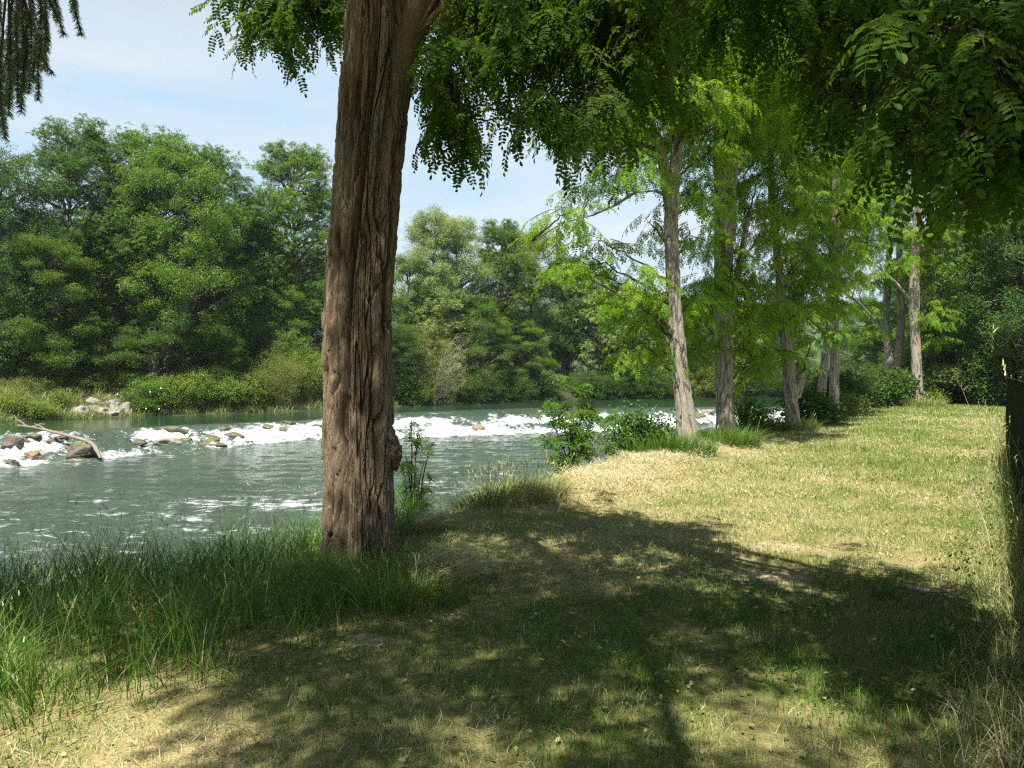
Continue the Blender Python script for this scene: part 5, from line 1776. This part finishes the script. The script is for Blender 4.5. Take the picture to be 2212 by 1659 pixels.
def build_lawn():
    rg = np.random.default_rng(12)
    lawn = Geo()
    # (y0, y1, per m2, height, width, segments)
    for (y0, y1, den, h0, w0) in ((2.7, 4.6, 5200, .050, .0034), (4.6, 7, 3600, .052, .0042), (7, 10, 2000, .055, .006), (10, 15, 1500, .060, .0085), (15, 24, 900, .055, .013), (24, 46, 330, .055, .024)):
        xm = .66 * y1 + .5
        n = int(den * (y1 - y0) * 2 * xm)
        X, Y = rg.uniform(-xm, xm, n), rg.uniform(y0, y1, n)
        dn = near_d(X, Y)
        fx = (X - 2.15) - (Y - 3.0) * (8.55 - 2.15) / (13.9 - 3.0)
        k = in_view(X, Y) & (dn > -.5 + .3 * perlin(X * 1.5, Y * 1.5)) & ((Y < tall_edge(X) + .35 * perlin(X * 3, Y * 3) + .2) | ((X > -.95) & (Y > 6.4))) & ((fx < .1) | (Y > 14)) & (far_d(X, Y) < 0)
        k &= rg.uniform(0, 1, n) > bare_mask(X, Y) * 1.1
        clump = perlin(X * 2.2, Y * 2.2, 3.0)
        k &= rg.uniform(0, 1, n) < .62 + .7 * clump
        X, Y, clump = X[k], Y[k], clump[k]
        n = len(X)
        D = dryness(X, Y)
        straw = rg.uniform(0, 1, n) < np.clip(D * 1.0, .05, .95)
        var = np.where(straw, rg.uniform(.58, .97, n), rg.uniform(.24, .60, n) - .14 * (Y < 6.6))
        grn = sstep(.45, .15, D)
        h = h0 * rg.uniform(.45, 1.5, n) * (1 + .4 * grn + .35 * np.clip(clump, 0, 1))
        lean = np.where(straw, rg.uniform(.3, 1.9, n), rg.uniform(.05, .9, n))
        Z = ground_z(X, Y) - .008
        blades(lawn, np.stack([X, Y, Z], 1), h, w0 * rg.uniform(.6, 1.3, n), lean, rg.uniform(0, 6.28, n), var, 2)
    # loose cut straw lying on the turf
    for (y0, y1, den, L0, w0) in ((2.7, 6, 420, .085, .0032), (6, 10, 300, .09, .005), (10, 16, 260, .11, .009), (16, 28, 110, .14, .016), (28, 44, 40, .18, .028)):
        xm = .66 * y1 + .5
        n = int(den * (y1 - y0) * 2 * xm)
        X, Y = rg.uniform(-xm, xm, n), rg.uniform(y0, y1, n)
        D = dryness(X, Y)
        fx = (X - 2.15) - (Y - 3.0) * (8.55 - 2.15) / (13.9 - 3.0)
        k = in_view(X, Y) & (near_d(X, Y) > .0) & (Y < tall_edge(X) + .3) & (rg.uniform(0, 1, n) < np.clip(D * 1.5 - .3, 0, 1)) & (fx < 0)
        X, Y = X[k], Y[k]
        n = len(X)
        L = L0 * rg.uniform(.5, 1.8, n)
        blades(lawn, np.stack([X, Y, ground_z(X, Y) + rg.uniform(.01, .035, n)], 1), L * .22, w0 * rg.uniform(.6, 1.2, n), np.full(n, 4.2), rg.uniform(0, 6.28, n), rg.uniform(.72, 1.0, n), 2, .0)
    tag(lawn.obj("meadow_grass", M_GRASS), kind='stuff')
    # leaflets dropped by the canopy
    lit = Geo()
    n = 2600
    X, Y = rg.uniform(-3, 5.5, n), rg.uniform(3, 11, n)
    k = in_view(X, Y) & (Y < tall_edge(X) + .2) & (near_d(X, Y) > .2)
    X, Y = X[k], Y[k]
    n = len(X)
    fV, fF = leaflet(.036, .019, True)
    tp = Tpl()
    tp.add(fV, fF, .5)
    place(lit, tp.done(), rots(rg.uniform(0, 6.3, n), rg.uniform(-.5, .5, n), rg.uniform(-.6, .6, n)) * rg.uniform(.6, 1.2, n)[:, None, None], np.stack([X, Y, ground_z(X, Y) + rg.uniform(.012, .05, n)], 1), rg.uniform(-.1, .42, n))
    wd = Geo()
    n = 30000
    X, Y = rg.uniform(-3, 9, n), rg.uniform(3, 16, n)
    pt = perlin(X * 1.3, Y * 1.3, 31.0) + .5 * perlin(X * 4, Y * 4, 32.0)
    k = in_view(X, Y) & (Y < tall_edge(X) + .2) & (near_d(X, Y) > .6) & (pt > .32) & (rg.uniform(0, 1, n) < np.clip(9 / Y, 0, 1))
    X, Y = X[k], Y[k]
    n = len(X)
    clv = Tpl()
    for q in range(3):
        fV, fF = leaflet(.021, .018, True)
        clv.add(fV @ rots([q * 2.09], [.1])[0].T, fF, .3)
    place(wd, clv.done(), rots(rg.uniform(0, 6.3, n), rg.uniform(-.4, .4, n), rg.uniform(-.4, .4, n)) * rg.uniform(.45, .9, n)[:, None, None], np.stack([X, Y, ground_z(X, Y) + rg.uniform(.012, .04, n)], 1), rg.uniform(-.1, .25, n))
    tag(wd.obj("turf_weeds", M_GRASS), kind='stuff')
    tag(lit.obj("fallen_leaves", M_GRASS), kind='stuff')
    # hay heaped along the bank edge
    hay = Geo()
    n = 52000
    X, Y = rg.uniform(-1, 6, n), rg.uniform(9.0, 19, n)
    dn = near_d(X, Y)
    k = rg.uniform(0, 1, n) < 1.3 * np.exp(-((dn - .85) / .62) ** 2) * sstep(9.2, 10.3, Y) * sstep(18, 15.5, Y) * np.clip(1.1 - .6 * (Y < 12) * (X < .1), .2, 1)
    X, Y = X[k], Y[k]
    n = len(X)
    z = ground_z(X, Y) + rg.uniform(.0, .09, n) * np.clip(1 + 1.2 * perlin(X * 2, Y * 2, 6), .2, 2)
    blades(hay, np.stack([X, Y, z], 1), .05 * rg.uniform(.4, 1.6, n), .008 * rg.uniform(.6, 1.3, n), rg.uniform(1.5, 4.5, n), rg.uniform(0, 6.28, n), rg.uniform(.76, 1.0, n), 2, .25)
    tag(hay.obj("cut_hay", M_GRASS), kind='stuff')


def seed_heads(geo, tips, dirs, rg, L=.09, w=.006):
    n = len(tips)
    az = np.arctan2(dirs[:, 1], dirs[:, 0])
    for k in range(5):
        q = tips - dirs * (L * k / 5) * rg.uniform(.8, 1.1, n)[:, None] - [0, 0, 0]
        blades(geo, q, np.full(n, L * .34), np.full(n, w), rg.uniform(.3, 1.0, n), az + rg.uniform(-2.5, 2.5, n), rg.uniform(.55, .85, n), 2)


def stalks(geo, P0, h, az, lean, rg, w=.003, var=(.3, .75), head=True, hL=.09, hw=.007):
    n = len(P0)
    blades(geo, P0, h, np.full(n, w), lean, az, rg.uniform(*var, n), 5)
    if head:
        d = np.stack([np.cos(az), np.sin(az), np.zeros(n)], 1)
        zt = 1 - .38 * np.clip(lean, 0, 1.6)
        tips = P0 + d * (lean * h)[:, None] + np.array([0, 0, 1.0]) * (h * zt)[:, None]
        dd = d * (1.7 * lean)[:, None] + np.array([0, 0, 1.0]) * (1 - .9 * np.clip(lean, 0, 1))[:, None]
        dd /= np.linalg.norm(dd, axis=1)[:, None] + 1e-6
        seed_heads(geo, tips, dd, rg, hL, hw)


def build_tall_grass():
    rg = np.random.default_rng(14)
    g = Geo()
    n = 90000
    X, Y = rg.uniform(-8.5, -.15, n), rg.uniform(2.6, 9.6, n)
    dn = near_d(X, Y)
    e = tall_edge(X) + .3 * perlin(X * 2, Y * 2, 8)
    k = in_view(X, Y, .6) & (Y > e) & (dn > -1.3)
    k &= (X < -.95) | (Y < 6.5)
    # thin near the foot of the big trunk
    rt = np.hypot(X + 1.28, Y - 6.72)
    k &= rt > .36
    cl = perlin(X * 2.4, Y * 2.4, 1.0)
    k &= rg.uniform(0, 1, n) < .40 + .8 * cl + .1
    X, Y, cl, dn, e = X[k], Y[k], cl[k], dn[k], e[k]
    n = len(X)
    rise = sstep(0, .5, Y - e)
    h = (.10 + .35 * rise) * rg.uniform(.5, 1.35, n) * (1 + .35 * cl)
    near_tr = np.exp(-((np.hypot(X + 1.1, Y - 6.2)) / .8) ** 2)
    h *= 1 - .45 * near_tr
    h *= 1 - .3 * sstep(-4, -7.5, X)
    var = np.where(rg.uniform(0, 1, n) < .09 + .25 * (1 - rise), rg.uniform(.5, .85, n), rg.uniform(.0, .38, n))
    blades(g, np.stack([X, Y, ground_z(X, Y) - .02], 1), h, .0056 * rg.uniform(.6, 1.35, n), rg.uniform(.15, 1.15, n), rg.uniform(0, 6.28, n), var, 4)
    # flowering stalks
    n = 900
    X, Y = rg.uniform(-7, -1.3, n), rg.uniform(3.2, 8.6, n)
    k = in_view(X, Y, .3) & (Y > tall_edge(X) + .1) & (near_d(X, Y) > -1.0) & (np.hypot(X + 1.28, Y - 6.72) > .5)
    X, Y = X[k], Y[k]
    n = len(X)
    stalks(g, np.stack([X, Y, ground_z(X, Y)], 1), rg.uniform(.4, .85, n) * np.interp(Y, [3, 4.5, 7], [.62, .85, 1]), rg.uniform(0, 6.28, n), rg.uniform(.05, .45, n), rg, .0028, (.25, .8))
    tag(g.obj("tall_grass", M_GRASS), kind='stuff')


def grass_clump(label, base, n, h, spread, seed, var=(.05, .5), lean=(.2, 1.1), bias=None, heads=0, name="grass_tuft", w=.005, group=None, segs=4):
    rg = np.random.default_rng(seed)
    g = Geo()
    a, r = rg.uniform(0, 6.28, n), rg.uniform(0, 1, n) ** .6
    X, Y = base[0] + np.cos(a) * r * spread[0], base[1] + np.sin(a) * r * spread[1]
    Z = ground_z(X, Y) - .02
    az = a + rg.normal(0, .7, n) if bias is None else bias + rg.normal(0, .55, n)
    P0 = np.stack([X - base[0], Y - base[1], Z - base[2]], 1)
    blades(g, P0, h * rg.uniform(.5, 1.2, n), w * rg.uniform(.6, 1.3, n), rg.uniform(*lean, n), az, rg.uniform(*var, n), segs)
    if heads:
        j = rg.integers(0, n, heads)
        stalks(g, P0[j], h * rg.uniform(1.1, 1.7, heads), az[j], rg.uniform(.1, .6, heads), rg, w * .6, (.55, .8), True, .12, w * 1.6)
    o = g.obj(name, M_GRASS)
    o.location = tuple(float(c) for c in base)
    return tag(o, label, "grass tuft", group)


def gpt(x, y):
    p = G(x, y)
    for _ in range(3):
        p = G(x, y, float(ground_z(p[0], p[1])))
    return p


def build_bank_grass():
    rg = np.random.default_rng(17)
    g = Geo()
    n = 60000
    X = rg.uniform(-34, -6, n)
    Y = lin(FAR, X) + rg.uniform(-.5, 8, n)
    df = far_d(X, Y)
    k = (df > .1) & (df < 5.5) & (rg.uniform(0, 1, n) < .5 + .8 * perlin(X * .8, Y * .8, 4)) & (np.abs(X) < .66 * Y + 1)
    X, Y = X[k], Y[k]
    n = len(X)
    blades(g, np.stack([X, Y, ground_z(X, Y) - .03], 1), rg.uniform(.2, .7, n) * (1 + .5 * perlin(X, Y, 9)), .030 * rg.uniform(.6, 1.3, n), rg.uniform(.2, 1.1, n), rg.uniform(0, 6.28, n), np.where(rg.uniform(0, 1, n) < .5, rg.uniform(.5, .85, n), rg.uniform(.25, .6, n)), 3)
    tag(g.obj("bank_grass", M_GRASS), kind='stuff')


def build_tufts():
    b = np.array([-.12, 10.0, 0.0])
    b[2] = float(ground_z(b[0], b[1]))
    grass_clump("tall sunlit green grass tuft with pale seed stalks at the water's edge, beside the hay", b, 2300, .36, (.80, .60), 41, (.34, .80), (.3, 1.2), None, 130, w=.007)
    b = gpt(925, 1105)
    grass_clump("small sunlit yellowish grass tuft at the bank edge right of the big trunk", b, 500, .32, (.22, .25), 42, (.4, .75), (.1, .7), None, 12)
    b = gpt(935, 1250)
    grass_clump("brown withered grass tussock combed over to the right beside the big trunk", b, 900, .40, (.28, .40), 43, (.55, .98), (.8, 1.5), -.45, 0, "withered_tussock", .0065)
    b = gpt(890, 1145)
    grass_clump("flattened straw tuft on the bank just behind the big trunk's right side", b, 420, .34, (.28, .25), 47, (.5, .95), (.9, 1.5), -.1, 0, "straw_tuft", .0065)
    b = gpt(790, 1240)
    grass_clump("green grass fringe at the foot of the big trunk", b, 1500, .26, (.75, .28), 44, (.12, .6), (.3, 1.2), None, 10)
    b = gpt(870, 1300)
    grass_clump("mixed grass tuft in the shade in front of the withered tussock", b, 900, .28, (.45, .3), 48, (.05, .6), (.2, 1.2), None, 14)
    b = gpt(1565, 962)
    grass_clump("dark green grass tuft at the foot of the thick second trunk", b, 1300, .55, (.75, .5), 45, (.05, .5), (.2, 1.2), None, 20, w=.011)
    b = gpt(1450, 978)
    grass_clump("dark grass tuft at the left foot of the slender robinia", b, 1200, .5, (.8, .45), 46, (.0, .4), (.2, 1.1), None, 16, w=.010)
    b = gpt(1240, 1012)
    grass_clump("bright grass tuft at the foot of the tall sapling", b, 900, .5, (.4, .3), 49, (.15, .55), (.1, .8), None, 10, w=.008)
    b = gpt(1660, 930)
    grass_clump("yellow-green grass tuft left of the sunlit stub trunk", b, 900, .45, (.9, .4), 50, (.3, .7), (.2, 1.0), None, 16, w=.012)
    b = gpt(1730, 930)
    grass_clump("grass tuft at the right foot of the sunlit stub trunk", b, 500, .4, (.5, .35), 51, (.3, .7), (.2, 1.0), None, 10, w=.012)
    b = gpt(1990, 878)
    grass_clump("pale grass tuft around the fluted robinia's foot", b, 800, .5, (1.1, .6), 52, (.4, .75), (.2, 1.0), None, 20, w=.02)
    b = gpt(1905, 1292)
    grass_clump("small dark upright grass tuft on the shadow's edge, right of the bare soil", b, 120, .17, (.09, .06), 53, (.05, .4), (.1, .5), None, 0, w=.005)


def build_fence_weeds(A, d, L, nn):
    rg = np.random.default_rng(15)
    g = Geo()
    n = 22000
    s = rg.uniform(0, L, n)
    o = np.minimum(np.abs(rg.normal(.1, .36, n)), .95)
    side = nn if nn[0] < 0 else -nn
    X, Y = A[0] + d[0] * s + side[0] * o, A[1] + d[1] * s + side[1] * o
    k = in_view(X, Y, .5) & (rg.uniform(0, 1, n) < .55 + .7 * perlin(X * 1.6, Y * 1.6, 2))
    X, Y, o = X[k], Y[k], o[k]
    n = len(X)
    h = rg.uniform(.10, .42, n) * np.exp(-o / .5) * (1 + .5 * perlin(X * 1.1, Y * 1.1, 7))
    var = np.where(rg.uniform(0, 1, n) < .62, rg.uniform(.6, .92, n), rg.uniform(.2, .55, n))
    blades(g, np.stack([X, Y, ground_z(X, Y) - .02], 1), h, .005 * rg.uniform(.6, 1.3, n), rg.uniform(.1, 1.2, n), rg.uniform(0, 6.28, n), var, 4)
    n = 170
    s = rg.uniform(0, 1, n) ** 1.6 * L * .8
    o = np.abs(rg.normal(0.05, .16, n))
    X, Y = A[0] + d[0] * s + side[0] * o, A[1] + d[1] * s + side[1] * o
    k = in_view(X, Y, .3)
    X, Y = X[k], Y[k]
    n = len(X)
    stalks(g, np.stack([X, Y, ground_z(X, Y)], 1), rg.uniform(.4, 1.15, n), rg.uniform(0, 6.28, n), rg.uniform(.1, .7, n), rg, .004, (.6, .88), True, .12, .008)
    # leafy weeds
    tp = TUFT['smallleaf']
    n = 110
    s = rg.uniform(1, L * .8, n)
    o = np.abs(rg.normal(.05, .28, n))
    q = np.stack([A[0] + d[0] * s + side[0] * o, A[1] + d[1] * s + side[1] * o, rg.uniform(.05, .55, n) * np.exp(-o)], 1)
    q = q[in_view(q[:, 0], q[:, 1], .4)]
    w = Geo()
    scatter_sprays(w, tp, q, rg, (-.4, .8), (.4, .7), .2)
    tag(g.obj("fence_weeds", M_GRASS), kind='stuff')
    tag(w.obj("leafy_weeds", [M_SAPLING, M_TWIG]), kind='stuff')
    # a few single tall stalks by the end post
    g = Geo()
    P0 = np.array([[A[0] - .15, A[1] + .1, 0], [A[0] - .05, A[1] - .3, 0], [A[0] - .5, A[1] - .1, 0], [A[0] - .35, A[1] - .5, 0]])
    stalks(g, P0, np.array([2.35, 1.75, 1.75, 1.2]), np.array([1.5, 3.0, 2.9, 3.2]), np.array([.02, .1, .25, .3]), rg, .012, (.72, .85), True, .45, .03)
    tag(g.obj("dock_stalk", M_GRASS), "tall dry flower stalks beside the end of the netted fence", "plant")


build_ground()
build_river()
build_hills()
build_haze()
build_main_tree()
build_row()
build_far_trees()
build_far_bank_plants()
build_near_plants()
build_spruce()
build_rocks()
build_log()
fence = build_fence()
build_lawn()
build_tall_grass()
build_bank_grass()
build_tufts()
build_fence_weeds(*fence)
